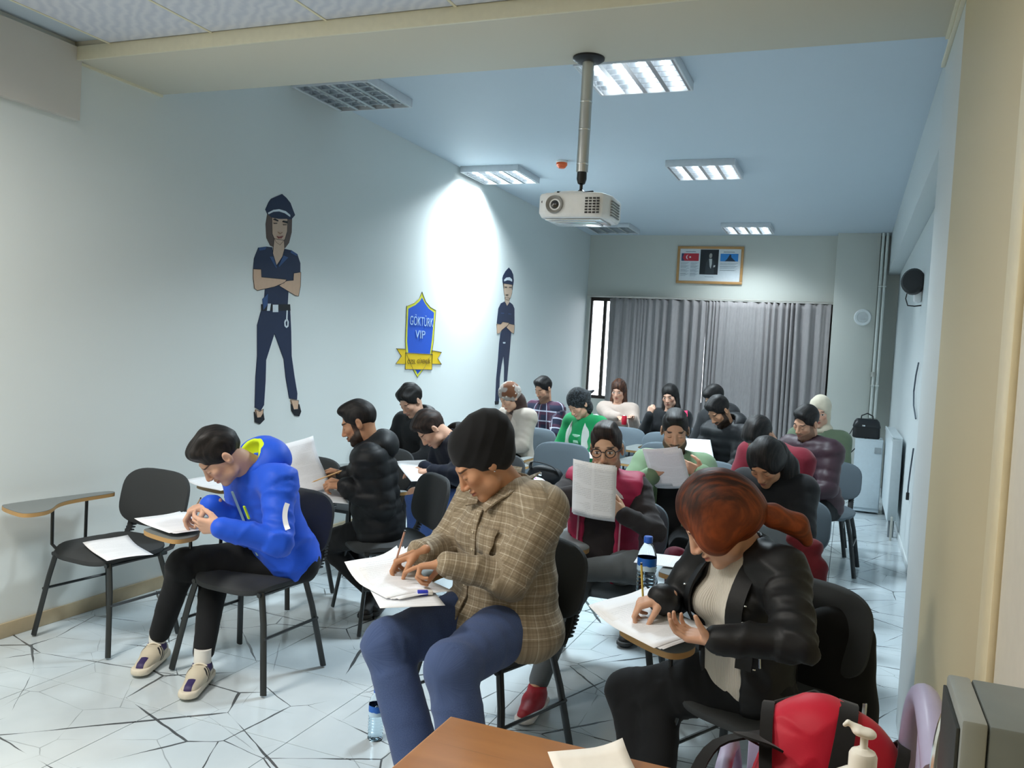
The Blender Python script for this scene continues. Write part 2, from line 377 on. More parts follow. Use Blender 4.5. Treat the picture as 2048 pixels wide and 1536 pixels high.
# smoke detector, vent, pipes, speaker, cables
o = MB().lathe([(0, 0), (.055, 0), (.055, -.014), (.05, -.018)], 24).build('detector_base', flat('detector base', 'E3E3DE'), None)
sd = empty('smoke_detector', (-2.559, 7.384, ZC), label='small orange alarm beacon on the ceiling', cat='alarm'); o.parent = sd
MB().lathe([(.05, -.018), (.052, -.035), (.036, -.058), (.03, -.064), (0, -.066)], 24).build('beacon', NT('orange plastic', sc('E8642A'), .35).m, sd)
vt = empty('wall_vent', (.101, 11.75, 2.169), rz=0, label='round white vent cover on the back column', cat='vent')
zring('vent_ring', [(0, .0), (.105, .0), (.105, .012), (.095, .022), (.07, .02), (.065, .012), (0, .012)], (0, 0, 0), flat('vent white', 'E8ECEC', .4), vt)
for k in range(5): MB().box((-.05+.0*k, -.026, -.045+.02*k), (.05, -.012, -.037+.02*k)).build('vent_slat', flat('vent white', 'E8ECEC', .4), vt, smooth=False)
m_pipe = flat('painted pipe', 'D9DDD8', .35)
for i, (x, lb) in enumerate(((.275, 'white heating pipe rising beside the column, the left of two'), (.325, 'white heating pipe nearest the right wall, the right of two'))):
    p = empty('heating_pipe', (x, 11.70, 0), label=lb, cat='pipe', group='heating pipes in the back corner')
    MB().tube([(0, 0, .9), (0, 0, 3.235)], .017, 10).build('pipe', m_pipe, p)
    for z in (1.30, 2.55): MB().box((-.022, -.03, z), (.022, .05, z+.02)).build('pipe_clamp', m_pipe, p, bevel=.003)
    if i == 0: MB().lathe([(.017, 1.42), (.03, 1.42), (.03, 1.48), (.017, 1.48)], 10).build('valve', flat('valve', 'AFAFA8', .3), p)
sp = empty('wall_speaker', (XR2, 7.75, 2.20), label='black and white round wall speaker high on the right wall', cat='speaker')
sp.scale = (.62, .62, .72)
MB().box((-.10, -.07, -.17), (0, .07, .02)).build('speaker_body', m_pw, sp, bevel=.03)
o = MB().lathe([(0, 0), (.13, 0), (.15, .03), (.15, .09), (.12, .12), (0, .125)], 28).build('speaker_cone', m_blk, sp); o.rotation_euler = (R(78), 0, R(-20)); o.location = (-.10, -.02, .05)
MB().tube([(-.10, .07, .0), (-.17, .10, -.02), (-.19, .10, -.12), (-.16, .08, -.2), (-.08, .02, -.21), (0, .0, -.2)], .008, 8).build('speaker_bracket', m_blk, sp)
def cable(pts, lb, plug=False):
    t_ = empty('wall_cable', pts[0], label=lb, cat='cable'); q = [tuple(Vector(p)-Vector(pts[0])) for p in pts]
    MB().tube(q, .006, 6).build('cable', flat('cable grey', '4A5560', .5), t_)
    if plug: MB().box((-.012, -.012, -.03), (.012, .012, .03)).build('plug', m_blk, t_, bevel=.004).location = q[-1]
cable([(.49, 7.35, 1.58), (.488, 7.50, 1.48), (.488, 7.60, 1.35), (.488, 7.50, 1.24), (.49, 7.2, 1.15)], 'upper loop of grey cable hanging on the right wall')
cable([(.49, 7.20, .92), (.488, 7.32, .75), (.488, 7.42, .60), (.488, 7.42, .52)], 'lower end of grey cable with a black plug on the right wall', True)
# ---------------------------------------------------------------- framed poster on the back wall
fp = empty('framed_poster', (-1.906, YB, 2.828), label='wood-framed poster with a portrait and red and blue pictures above the curtain', cat='poster')
mw = mat_wood('frame wood', 'C69A66', 'B5854F', 3, 10); hw, hh = .452, .258
for lo, hi in (((-hw, -.03, hh-.035), (hw, 0, hh)), ((-hw, -.03, -hh), (hw, 0, -hh+.035)), ((-hw, -.03, -hh+.035), (-hw+.035, 0, hh-.035)), ((hw-.035, -.03, -hh+.035), (hw, 0, hh-.035))):
    MB().box(lo, hi).build('frame_rail', mw, fp, bevel=.004)
pp = MB().box((-hw+.035, -.012, -hh+.035), (hw-.035, -.004, hh-.035)).build('poster_sheet', flat('poster paper', 'E2E8EC', .5), fp, smooth=False)
def yq(nm, x0, z0, x1, z1, mat, par, d=-.0135): return MB().box((x0, d, z0), (x1, d+.001, z1)).build(nm, mat, par, smooth=False)
def ypoly(nm, pts, mat, par, d=-.0145): return MB().prism(pts, .0008, 'y', d).build(nm, mat, par, smooth=False)
yq('portrait_picture', -.135, -.13, .115, .215, flat('portrait dark', '20262B'), pp)
ypoly('portrait_coat', [(-.06, -.12), (-.05, .03), (-.02, .09), (.03, .09), (.06, .05), (.065, -.12)], flat('coat', '343A40'), pp)
ypoly('portrait_shirt', [(-.012, .088), (.028, .088), (.03, .02), (.018, -.05), (.002, -.02)], flat('shirt', 'C9CCCA'), pp, -.0153)
ypoly('portrait_head', [(-.008, .10), (-.014, .13), (-.006, .158), (.012, .165), (.026, .152), (.028, .12), (.018, .098)], flat('face tone', 'A9A49C'), pp, -.016)
ypoly('portrait_hand', [(.05, -.03), (.075, -.025), (.078, .0), (.055, .0)], flat('shirt', 'C9CCCA'), pp, -.016)
yq('red_picture', -.395, .055, -.155, .16, flat('flag red', 'C02F3E'), pp)
ypoly('crescent', [(-.300, .142), (-.325, .130), (-.333, .108), (-.325, .086), (-.300, .075), (-.315, .092), (-.318, .108), (-.315, .126)], flat('crescent white', 'EFEFEF'), pp)
st = [(-.275+(.018 if k % 2 == 0 else .008)*math.cos(R(180+36*k)), .108+(.018 if k % 2 == 0 else .008)*math.sin(R(180+36*k))) for k in range(10)]
ypoly('star', st, flat('crescent white', 'EFEFEF'), pp)
ypoly('red_picture_edge', [(-.395, .055), (-.395, .16), (-.36, .16), (-.38, .10), (-.35, .055)], flat('picture navy', '39446A'), pp)
yq('blue_picture', .14, .055, .38, .16, flat('picture blue', '2F86CF'), pp)
ypoly('blue_picture_figure', [(.20, .055), (.23, .085), (.25, .12), (.265, .15), (.285, .145), (.285, .115), (.31, .09), (.35, .055)], flat('figure dark', '22384F'), pp)
ln = MB()
for x0, x1, n, z0 in ((-.40, -.285, 15, .03), (-.265, -.15, 15, .03), (.14, .38, 9, .03)):
    for k in range(n):
        z = z0-.013*k-(.008 if k % 4 > 2 else 0)
        ln.box((x0, -.0135, z), (x1-.02*((k*7) % 3), -.0128, z+.0035))
for x0, x1 in ((-.34, -.20), (.18, .33)): ln.box((x0, -.0135, .178), (x1, -.0128, .187))
ln.box((-.06, -.0135, -.165), (.06, -.0128, -.160))
ln.build('poster_print', flat('print grey', '8A949E'), pp, smooth=False)['kind'] = 'stuff'
# ---------------------------------------------------------------- wall paintings
PC = {'hair': '5E504A', 'skin': 'CBB09A', 'skin2': 'D0AE93', 'navy': '1B2947', 'white': 'D5DEE4', 'blue2': '31507F', 'black': '15181F', 'lip': '8E4D48', 'lip2': 'A98976',
      'yellow': 'D8D53A', 'royal': '1F55C4', 'gold': 'E2BE1C'}
def mural(name, items, label):
    ys = [p[0] for it in items for p in it[2]]; zs = [p[1] for it in items for p in it[2]]
    cy, z0 = (min(ys)+max(ys))/2, min(zs)
    r = empty(name, (XL, cy, z0), label=label, cat='mural'); k = 0
    for nm, c, poly in items:
        k += 1
        MB().prism([(a-cy, b-z0) for a, b in poly], .0009+.0003*k, 'x', .0006).build(nm, flat('mural '+c, PC[c], .6), r, smooth=False)
        if c in ('skin2', 'skin', 'gold', 'yellow'):
            pts = [(.0002, a-cy, b-z0) for a, b in poly]
            MB().tube([(p[0]+.0006+.00035*k, p[1], p[2]) for p in pts], (.0035, .0012)[0] if c in ('gold', 'yellow') else .0022, 4, closed=True).build('outline', flat('mural black', PC['black']), r, smooth=False)
    return r, cy, z0
MW=[
('hair','hair',[(4.646,2.306),(4.633,2.238),(4.647,2.149),(4.690,2.104),(4.719,2.099),(4.784,2.117),(4.853,2.109),(4.893,2.150),(4.917,2.226),(4.914,2.321),(4.849,2.327),(4.735,2.313)]),
('face','skin',[(4.695,2.291),(4.770,2.307),(4.863,2.313),(4.866,2.224),(4.843,2.166),(4.793,2.122),(4.748,2.136),(4.706,2.184)]),
('neck','skin',[(4.729,2.155),(4.835,2.159),(4.844,2.102),(4.825,2.047),(4.766,1.979),(4.720,2.045),(4.724,2.100)]),
('hat','navy',[(4.623,2.332),(4.653,2.385),(4.676,2.411),(4.726,2.435),(4.791,2.465),(4.840,2.449),(4.888,2.422),(4.918,2.383),(4.945,2.349),(4.905,2.312),(4.851,2.307),(4.771,2.294),(4.693,2.290),(4.646,2.306)]),
('hat_band','white',[(4.649,2.315),(4.707,2.344),(4.767,2.359),(4.838,2.358),(4.890,2.341),(4.891,2.327),(4.830,2.342),(4.768,2.344),(4.708,2.331),(4.658,2.306)]),
('shirt','navy',[(4.569,2.074),(4.651,2.092),(4.713,2.096),(4.722,2.056),(4.766,1.983),(4.825,2.047),(4.848,2.103),(4.927,2.102),(4.991,2.084),(5.030,2.026),(5.035,1.958),(4.957,1.948),(4.958,1.882),(4.883,1.875),(4.596,1.875),(4.605,1.934),(4.527,1.931),(4.532,2.000)]),
('shirt','navy',[(4.656,1.810),(4.752,1.841),(4.800,1.856),(4.909,1.821),(4.907,1.722),(4.650,1.704)]),
('arm','skin2',[(4.527,1.931),(4.605,1.937),(4.612,1.887),(4.881,1.897),(4.856,1.872),(4.752,1.835),(4.577,1.795),(4.548,1.806),(4.531,1.873)]),
('arm','skin2',[(4.957,1.948),(5.039,1.964),(5.042,1.867),(5.025,1.794),(4.991,1.794),(4.801,1.847),(4.882,1.888),(4.957,1.899)]),
('lapel','blue2',[(4.724,2.034),(4.771,1.966),(4.760,1.962),(4.686,2.030)]),
('lapel','blue2',[(4.888,2.049),(4.795,1.975),(4.787,1.979),(4.833,2.057)]),
('epaulette','blue2',[(4.569,2.074),(4.651,2.092),(4.636,2.069),(4.580,2.057)]),
('epaulette','blue2',[(4.915,2.103),(4.991,2.084),(4.979,2.071),(4.909,2.085)]),
('trousers','navy',[(4.627,1.670),(4.935,1.690),(4.958,1.541),(4.976,1.371),(5.022,1.221),(5.063,1.105),(5.062,1.060),(4.974,1.073),(4.922,1.222),(4.891,1.347),(4.775,1.523),(4.698,1.339),(4.702,1.202),(4.697,1.037),(4.665,1.000),(4.605,1.025),(4.599,1.225),(4.606,1.365),(4.592,1.569)]),
('belt','black',[(4.624,1.709),(4.931,1.730),(4.939,1.686),(4.627,1.666)]),
('buckle','white',[(4.740,1.714),(4.799,1.718),(4.803,1.668),(4.744,1.664)]),
('pouch','white',[(4.688,1.717),(4.719,1.720),(4.712,1.671),(4.681,1.669)]),
('radio','blue2',[(4.635,1.744),(4.683,1.782),(4.685,1.710),(4.644,1.671)]),
('handcuff','white',[(4.892,1.685),(4.906,1.686),(4.907,1.627),(4.923,1.608),(4.922,1.576),(4.901,1.564),(4.878,1.576),(4.872,1.605),(4.885,1.623),(4.900,1.620),(4.887,1.600),(4.892,1.581),(4.900,1.576),(4.908,1.584),(4.909,1.605),(4.900,1.618),(4.892,1.626)]),
('ankle','skin2',[(4.609,1.011),(4.654,0.995),(4.690,1.010),(4.685,0.956),(4.626,0.955)]),
('shoe','black',[(4.599,0.996),(4.623,0.959),(4.657,0.949),(4.691,0.988),(4.707,0.938),(4.663,0.910),(4.612,0.927)]),
('ankle','skin2',[(4.986,1.063),(5.076,1.055),(5.075,0.993),(5.024,0.992)]),
('shoe','black',[(4.996,1.032),(5.029,0.992),(5.072,0.990),(5.088,1.028),(5.115,0.974),(5.095,0.940),(5.046,0.948),(5.005,0.985)]),
('eyebrow','black',[(4.706,2.279),(4.755,2.275),(4.758,2.282),(4.723,2.289)]),
('eyebrow','black',[(4.804,2.280),(4.858,2.278),(4.852,2.292),(4.816,2.290)]),
('eye','hair',[(4.711,2.258),(4.747,2.264),(4.744,2.257),(4.719,2.252)]),
('eye','hair',[(4.813,2.265),(4.848,2.271),(4.845,2.263),(4.818,2.259)]),
('lips','lip',[(4.750,2.175),(4.780,2.175),(4.818,2.187),(4.798,2.167),(4.772,2.163)]),
('nose','lip2',[(4.759,2.205),(4.787,2.199),(4.809,2.210),(4.788,2.195)]),
]
MM=[
('neck','skin',[(8.834,2.083),(8.985,2.088),(8.983,2.028),(8.917,1.993),(8.851,2.038)]),
('face','skin',[(8.763,2.233),(9.051,2.247),(9.048,2.146),(9.010,2.090),(8.953,2.061),(8.864,2.065),(8.815,2.120)]),
('sideburn','hair',[(8.762,2.240),(8.790,2.240),(8.806,2.178),(8.784,2.183)]),
('sideburn','hair',[(9.028,2.251),(9.064,2.252),(9.054,2.180),(9.034,2.192)]),
('hat','navy',[(8.909,2.425),(8.991,2.400),(9.051,2.360),(9.079,2.296),(9.070,2.242),(8.908,2.240),(8.752,2.239),(8.738,2.289),(8.757,2.323),(8.818,2.375)]),
('hat_band','white',[(8.785,2.274),(8.846,2.306),(8.949,2.321),(9.024,2.304),(9.028,2.278),(8.955,2.284),(8.885,2.281),(8.794,2.258)]),
('shirt','navy',[(8.834,2.037),(8.735,2.010),(8.669,1.947),(8.649,1.785),(8.761,1.781),(8.799,1.805),(8.992,1.802),(9.083,1.797),(9.176,1.791),(9.147,1.979),(9.085,2.022),(8.992,2.042),(8.917,1.993)]),
('trousers','navy',[(8.811,1.721),(8.928,1.759),(9.090,1.706),(9.082,1.611),(9.075,1.490),(9.057,1.301),(9.042,1.112),(9.047,0.964),(8.963,0.980),(8.955,1.127),(8.936,1.301),(8.896,1.433),(8.852,1.327),(8.822,1.182),(8.833,0.917),(8.730,0.921),(8.721,1.170),(8.742,1.379),(8.749,1.562),(8.768,1.667)]),
('arm','skin2',[(8.644,1.778),(8.761,1.781),(8.815,1.810),(9.009,1.807),(8.961,1.774),(8.811,1.721),(8.733,1.676),(8.669,1.673)]),
('arm','skin2',[(9.176,1.791),(9.172,1.693),(9.098,1.699),(8.929,1.752),(9.011,1.799),(9.091,1.795)]),
('buckle','white',[(8.849,1.584),(8.929,1.586),(8.924,1.569),(8.862,1.567)]),
('pocket','blue2',[(8.750,1.907),(8.835,1.910),(8.837,1.902),(8.751,1.899)]),
('pocket','blue2',[(8.965,1.912),(9.051,1.913),(9.052,1.905),(8.966,1.904)]),
('shoe','black',[(8.717,0.921),(8.833,0.917),(8.824,0.885),(8.729,0.884)]),
('lips','black',[(8.850,2.117),(8.943,2.127),(8.899,2.113)]),
('eyebrow','black',[(8.809,2.202),(8.885,2.206),(8.879,2.199),(8.817,2.196)]),
('eyebrow','black',[(8.941,2.210),(9.019,2.216),(9.013,2.209),(8.949,2.204)]),
]
MS=[
('border','yellow',[(6.869,1.979),(6.826,1.920),(6.731,1.871),(6.598,1.833),(6.602,1.708),(6.607,1.523),(6.629,1.420),(6.786,1.264),(6.867,1.202),(6.960,1.264),(7.126,1.423),(7.148,1.539),(7.157,1.737),(7.163,1.831),(7.052,1.851),(6.949,1.898)]),
('field','royal',[(6.874,1.929),(6.829,1.889),(6.755,1.852),(6.630,1.812),(6.632,1.689),(6.639,1.524),(6.671,1.421),(6.819,1.275),(6.864,1.232),(6.928,1.269),(7.090,1.422),(7.112,1.538),(7.128,1.714),(7.129,1.807),(7.019,1.838),(6.944,1.876)]),
('ribbon_tail','gold',[(6.454,1.457),(6.621,1.456),(6.631,1.321),(6.456,1.324),(6.547,1.393)]),
('ribbon_tail','gold',[(7.122,1.453),(7.325,1.441),(7.252,1.381),(7.339,1.325),(7.132,1.327)]),
('ribbon','gold',[(6.618,1.422),(7.138,1.418),(7.143,1.272),(6.627,1.277)]),
]
mural('painted_figure', MW, 'painted uniformed woman with crossed arms and peaked cap on the left wall')
mural('painted_figure', MM, 'painted uniformed man with peaked cap, small and far along the left wall')
sh, scy, sz0 = mural('painted_shield', MS, 'blue and yellow painted shield with a gold ribbon between the two painted figures')
mtx = flat('mural letter', 'A9C6E8', .6); mtk = flat('mural ribbon letter', '6E5A12', .6); RT = (R(90), 0, R(90))
text('shield_lettering', 'GÖKTÜRK', (.006, 6.885-scy, 1.708-sz0), RT, .115, mtx, sh, .45)
text('shield_lettering', 'VIP', (.006, 6.87-scy, 1.59-sz0), RT, .105, mtx, sh, .19)
text('ribbon_lettering', 'ÖZEL', (.006, 6.735-scy, 1.343-sz0), RT, .055, mtk, sh, .155)
text('ribbon_lettering', 'GÜVENLİK', (.006, 6.97-scy, 1.347-sz0), RT, .055, mtk, sh, .265)
# ---------------------------------------------------------------- writing-tablet chairs
m_seat = NT('charcoal upholstery', sc('383B3D'), .75, 0, .3); v, x, y, z = m_seat.pos(True)
m_seat.bump(m_seat.noise(v, 400, 2), .25, .001); m_seat = m_seat.m
m_seatg = NT('blue grey upholstery', sc('5B666E'), .8, 0, .3); v, x, y, z = m_seatg.pos(True)
m_seatg.bump(m_seatg.noise(v, 400, 2), .25, .001); m_seatg = m_seatg.m
m_leg = flat('black tube', '24292B', .35); m_tabt = flat('tablet laminate', '6F7473', .4); m_tabe = flat('tablet edge', 'B08B58', .5); m_rub = flat('rubber bellows', '1B1E20', .6)
def rrect(n, w, h, p=4.0):
    out = []
    for k in range(n):
        a = 2*math.pi*k/n; c, s_ = math.cos(a), math.sin(a)
        out.append((w*math.copysign(abs(c)**(2/p), c), h*math.copysign(abs(s_)**(2/p), s_)))
    return out
def make_chair(ms, tablet=True):
    r = empty('tablet_chair')
    pts = rrect(40, .225, .205, 3.2)
    def seatz(x, y): return .010*math.cos(x*6)+(-.035*max(0, (-y-.11))/.1 if y < -.11 else 0)+.015*(y > .12)*(y-.12)/.08
    rings = []
    for f, z in ((.90, .428), (.985, .434), (1, .445), (.99, .456), (.93, .462), (.6, .462), (.2, .460)): rings.append([(x*f, y*f*1.0, z+seatz(x*f, y*f)*(1 if z > .43 else .8)) for x, y in pts])
    MB().loft(rings).build('seat', ms, r)
    # backrest: a curved pad, leaning back
    bp = rrect(44, .238, .150, 3.4); rings = []
    def bk(x, z, off): 
        zz = .66+z; return (x, .215+.20*(zz-.55)+off+.03*(1-(x/.24)**2), zz)
    for f, o_ in ((.90, .0), (.98, -.006), (1, -.014), (.98, -.024), (.90, -.032), (.5, -.034), (.15, -.034)):
        rings.append([bk(x*f, z*f, o_+.02) for x, z in bp])
    rings = [[bk(x*.5, z*.5, .02) for x, z in bp]]+rings
    MB().loft(rings).build('backrest', ms, r)
    for sx in (-1, 1):
        MB().tube([(sx*.185, -.15, .428), (sx*.215, -.165, .30), (sx*.262, -.20, .008)], [(.010, .016)]*3, 10).build('leg', m_leg, r)
        MB().tube([(sx*.185, .13, .428), (sx*.212, .155, .30), (sx*.252, .205, .008)], [(.010, .016)]*3, 10).build('leg', m_leg, r)
        MB().tube([(sx*.185, -.17, .420), (sx*.19, 0, .424), (sx*.185, .17, .420)], .011, 8).build('side_rail', m_leg, r)
        MB().tube([(sx*.235, -.18, .24), (sx*.23, .175, .24)], .007, 6).build('leg_brace', m_leg, r)
        bt = MB().tube([(sx*.17, .15, .425), (sx*.17, .215, .435), (sx*.17, .245, .49), (sx*.17, .262, .57), (sx*.17, .272, .62)], [(.018, .009)]*5, 8)
        for k in range(9):
            z = .455+.014*k; y = .225+.03*min(1, (z-.45)/.06)+(z-.5)*.1*(z > .5)
            bt.box((sx*.17-.02, y-.002, z), (sx*.17+.02, y+.024, z+.007))
        bt.build('back_bracket', m_rub, r)
    for yy in (-.13, .13): MB().tube([(-.185, yy, .418), (.185, yy, .418)], .010, 8).build('cross_rail', m_leg, r)
    if tablet:
        tb = empty('writing_tablet'); tb.parent = r
        poly = [(-.30, -.33), (-.275, -.38), (-.08, -.42), (-.035, -.40), (-.03, -.33), (-.06, -.27), (-.16, -.17), (-.195, -.05), (-.20, .15), (-.215, .19), (-.25, .20), (-.275, .17), (-.285, .0)]
        n = 3; P = [(Vector(p)) for p in poly]
        for _ in range(2):
            Q = []
            for i in range(len(P)):
                a, b2 = P[i], P[(i+1) % len(P)]; Q += [a*.75+b2*.25, a*.25+b2*.75]
            P = Q
        P = [(p.x, p.y) for p in P]
        MB().prism(P, .018, 'z', .655).build('tablet_core', m_tabe, tb, angle=40)
        MB().prism([((x+.15)*.995-.15, (y+.1)*.995-.1) for x, y in P], .002, 'z', .673).build('tablet_top', m_tabt, tb, angle=40)
        su = MB().tube([(-.215, -.12, .42), (-.25, -.13, .45), (-.255, -.13, .655)], .008, 8); su.tube([(-.215, .05, .42), (-.25, .05, .45), (-.25, .05, .655)], .008, 8)
        su.tube([(-.255, -.13, .652), (-.25, .08, .652)], .010, 6); su.build('tablet_support', m_leg, tb)
    return r
PA = make_chair(m_seat); PB = make_chair(m_seatg)
_used = {}
CG = 'writing-tablet chairs in rows'
def chair(x, y, a, label, kind='b', z=0, sc_=1):
    p = PB if kind == 'g' else PA
    if p.name in _used: o = copy_tree(p)
    else: o = p; _used[p.name] = 1
    o.location = (x, y, z); o.rotation_euler = (0, 0, R(-a)); o.scale = (1, 1, .97)
    return tag(o, label, 'chair', CG)
CH = [(-3.27, 3.10, 5, 'b', 'empty charcoal tablet chair at the front left with a paper on its seat'),
 (-2.42, 3.10, 4, 'b', 'charcoal tablet chair under the man in the blue jacket'),
 (-3.02, 4.08, 5, 'b', 'empty charcoal tablet chair right behind the front left empty one, a paper on its tablet'),
 (-2.28, 4.02, 42, 'b', 'charcoal tablet chair turned sideways under the man in the black puffer jacket'),
 (-2.93, 4.83, 3, 'b', 'empty charcoal tablet chair by the wall behind the puffer-jacket man'),
 (-2.27, 5.17, 8, 'b', 'charcoal tablet chair under the brown-haired man in blue jeans'),
 (-3.08, 5.87, 5, 'b', 'tablet chair under the man sitting nearest the mural wall'),
 (-1.16, 2.86, 20, 'b', 'charcoal tablet chair under the woman in the checked shirt'),
 (-.20, 2.78, 26, 'b', 'charcoal tablet chair under the red-haired woman'),
 (-1.0, 3.92, -4, 'g', 'grey tablet chair under the man in the pink vest'),
 (-.34, 3.68, 4, 'g', 'grey tablet chair behind the red-haired woman with a dark red garment over it'),
 (-.86, 4.84, 2, 'g', 'grey tablet chair under the man in the green jacket'),
 (-.30, 4.62, 6, 'g', 'grey tablet chair under the dark-haired woman in black'),
 (-2.10, 6.18, 3, 'g', 'empty blue-grey chair holding a dotted scarf and a black bag'),
 (-2.32, 5.62+.62, 3, 'g', None), (-.38, 5.55, 4, 'g', 'grey tablet chair under the person in dark red with a bowed head'),
 (-.93, 5.95, 3, 'g', 'empty blue-grey chair behind the green jacket, to its right'),
 (-.12, 6.75, 5, 'g', 'grey tablet chair under the man in the purple puffer jacket'),
 (-.80, 7.22, 5, 'g', 'grey tablet chair under the bearded man bending in black'),
 (-1.42, 6.95, 3, 'g', 'empty blue-grey chair in mid-row between the green sweatshirt and the bearded man'),
 (-2.05, 7.10, 6, 'g', 'grey tablet chair under the woman in the green sweatshirt'),
 (-2.74, 7.22, 6, 'g', 'grey tablet chair under the woman in the brown dotted headscarf'),
 (-1.03, 8.2, 6, 'g', 'grey tablet chair under the black-clad person behind the bearded man'),
 (-.20, 7.42, 2, 'g', 'grey tablet chair under the person mostly hidden behind the purple jacket'),
 (-1.62, 7.95, 2, 'g', 'empty blue-grey chair in front of the woman with the pink tag'),
 (-2.10, 8.15, 2, 'g', 'empty blue-grey chair in front of the woman in the cream coat'),
 (-2.86, 8.28, 4, 'g', 'grey tablet chair under the man in the plaid shirt'),
 (-1.68, 8.85, 2, 'g', 'grey tablet chair under the dark-haired woman with the pink tag'),
 (-2.36, 9.3, 2, 'g', 'grey tablet chair under the long-haired woman in the cream coat')]
CH = [c for c in CH if c[4]]
for x, y, a, k, lb in CH: chair(x, y, a, lb, k)
# ---------------------------------------------------------------- loose sheets, pens, bottles
def mat_print(name, ink=.5, cols=1):
    t = NT(name, sc('EDEFF3'), .55, 0, .3); v, x, y, z = t.pos(True)
    ln = t.M('LESS_THAN', t.M('FRACT', t.M('MULTIPLY', y, 125)), .42)
    wd = t.noise(t.mapping(v, (240, 125, 1)), 1, 2); body = t.M('MULTIPLY', ln, t.sm(wd, .38, .46))
    ax = t.M('ABSOLUTE', x); m = t.M('LESS_THAN', ax, .088); 
    if cols == 2: m = t.M('MULTIPLY', m, t.M('GREATER_THAN', ax, .006))
    m = t.M('MULTIPLY', m, t.M('LESS_THAN', t.M('ABSOLUTE', y), .125))
    blk = t.sm(t.noise(t.mapping(v, (4, 26, 1)), 1, 1), .40, .44)
    t.col(t.mix(t.M('MULTIPLY', t.M('MULTIPLY', body, m), t.M('MULTIPLY', blk, ink)), sc('EDEFF3'), sc('40444C'))); return t.m
m_pap = mat_print('printed paper', .13); m_pap2 = mat_print('two-column exam paper', .22, 2)
def paper(loc, rot, label, bend=.0, curl=0, m=None, n=1, w=.21, h=.297, group=None):
    """a stapled set of n sheets; origin at the middle of the sheet"""
    r = empty('exam_paper', loc, 0, label, 'paper', group); r.rotation_euler = rot
    for k in range(n):
        vs = []; fs = []; N, K = 8, 10; jx = (.006*k*(1 if k % 2 else -1))
        for i in range(N+1):
            for j in range(K+1):
                u, q = i/N-.5, j/K-.5
                z = bend*math.cos(u*3.0)+curl*max(0, q)**2*4+.0006*k+ (.0 if k == 0 else .002*math.sin(u*9+k)*0) + curl*.5*(max(0, u+q-.5))**2*6
                vs.append((u*w+jx, q*h-jx, z-bend*.07))
        for i in range(N):
            for j in range(K): fs.append((i*(K+1)+j, (i+1)*(K+1)+j, (i+1)*(K+1)+j+1, i*(K+1)+j+1))
        o = MB().add(vs, fs).build('sheet', m or m_pap, r, angle=0)
        md = o.modifiers.new('t', 'SOLIDIFY'); md.thickness = .0005
    return r
def pencil(tip, top, label, colr='C99A4B', L=.17):
    a, b2 = Vector(tip), Vector(top); d = (b2-a).normalized()
    r = empty('pencil', a, 0, label, 'pencil')
    MB().tube([d*.014, d*L], .0036, 6).build('pencil_shaft', flat('pencil '+colr, colr, .4), r, smooth=False)
    MB().tube([(0, 0, 0), d*.004, d*.014], [.0004, .0011, .0034], 6).build('pencil_point', flat('pencil wood', 'D9B98C', .6), r)
    MB().tube([d*L, d*(L+.006)], .0037, 6).build('pencil_end', flat('pencil end', '2C2C2E', .4), r)
    return r
def bottle(loc, label, h=.215, band='blue', s=1):
    r = empty('water_bottle', loc, 0, label, 'bottle'); r.scale = (s,)*3
    g = NT('clear bottle plastic', (.86, .93, .97), .04); g.b.inputs['Transmission Weight'].default_value = 1; g.b.inputs['IOR'].default_value = 1.05
    w = NT('bottle water', (.82, .92, .97), .02); w.b.inputs['Transmission Weight'].default_value = 1; w.b.inputs['IOR'].default_value = 1.1
    pr_ = [(0, .004), (.024, 0), (.031, .006)]
    for k in range(7): pr_ += [(.0315, .012+.012*k), (.0295, .018+.012*k)]
    pr_ += [(.0318, .10), (.0318, .148), (.028, .165), (.018, .184), (.0125, .192), (.0125, .205), (0, .205)]
    MB().lathe(pr_, 24).build('bottle_body', g.m, r)
    MB().lathe([(0, .006)]+[(max(0, q-.0016), z+.0015) for q, z in pr_[1:] if z < .14]+[(0, .14)], 24).build('water', w.m, r)
    MB().lathe([(0, .194), (.0150, .194), (.0150, .212), (.0135, .215), (0, .215)], 24).build('bottle_cap', flat('cap blue', '2C62C8', .35), r)
    t = NT('bottle label', sc('2E6FC0'), .35); v, x, y, z = t.pos(True)
    t.col(t.mix(t.sm(t.M('ADD', z, t.M('MULTIPLY', t.noise(v, 45, 2), .012)), .124, .127), sc('BFD9EC'), sc('1F63BE'))); 
    MB().lathe([(.0322, .103), (.0322, .145)], 24, cap=False).build('bottle_label', t.m, r)
    return r
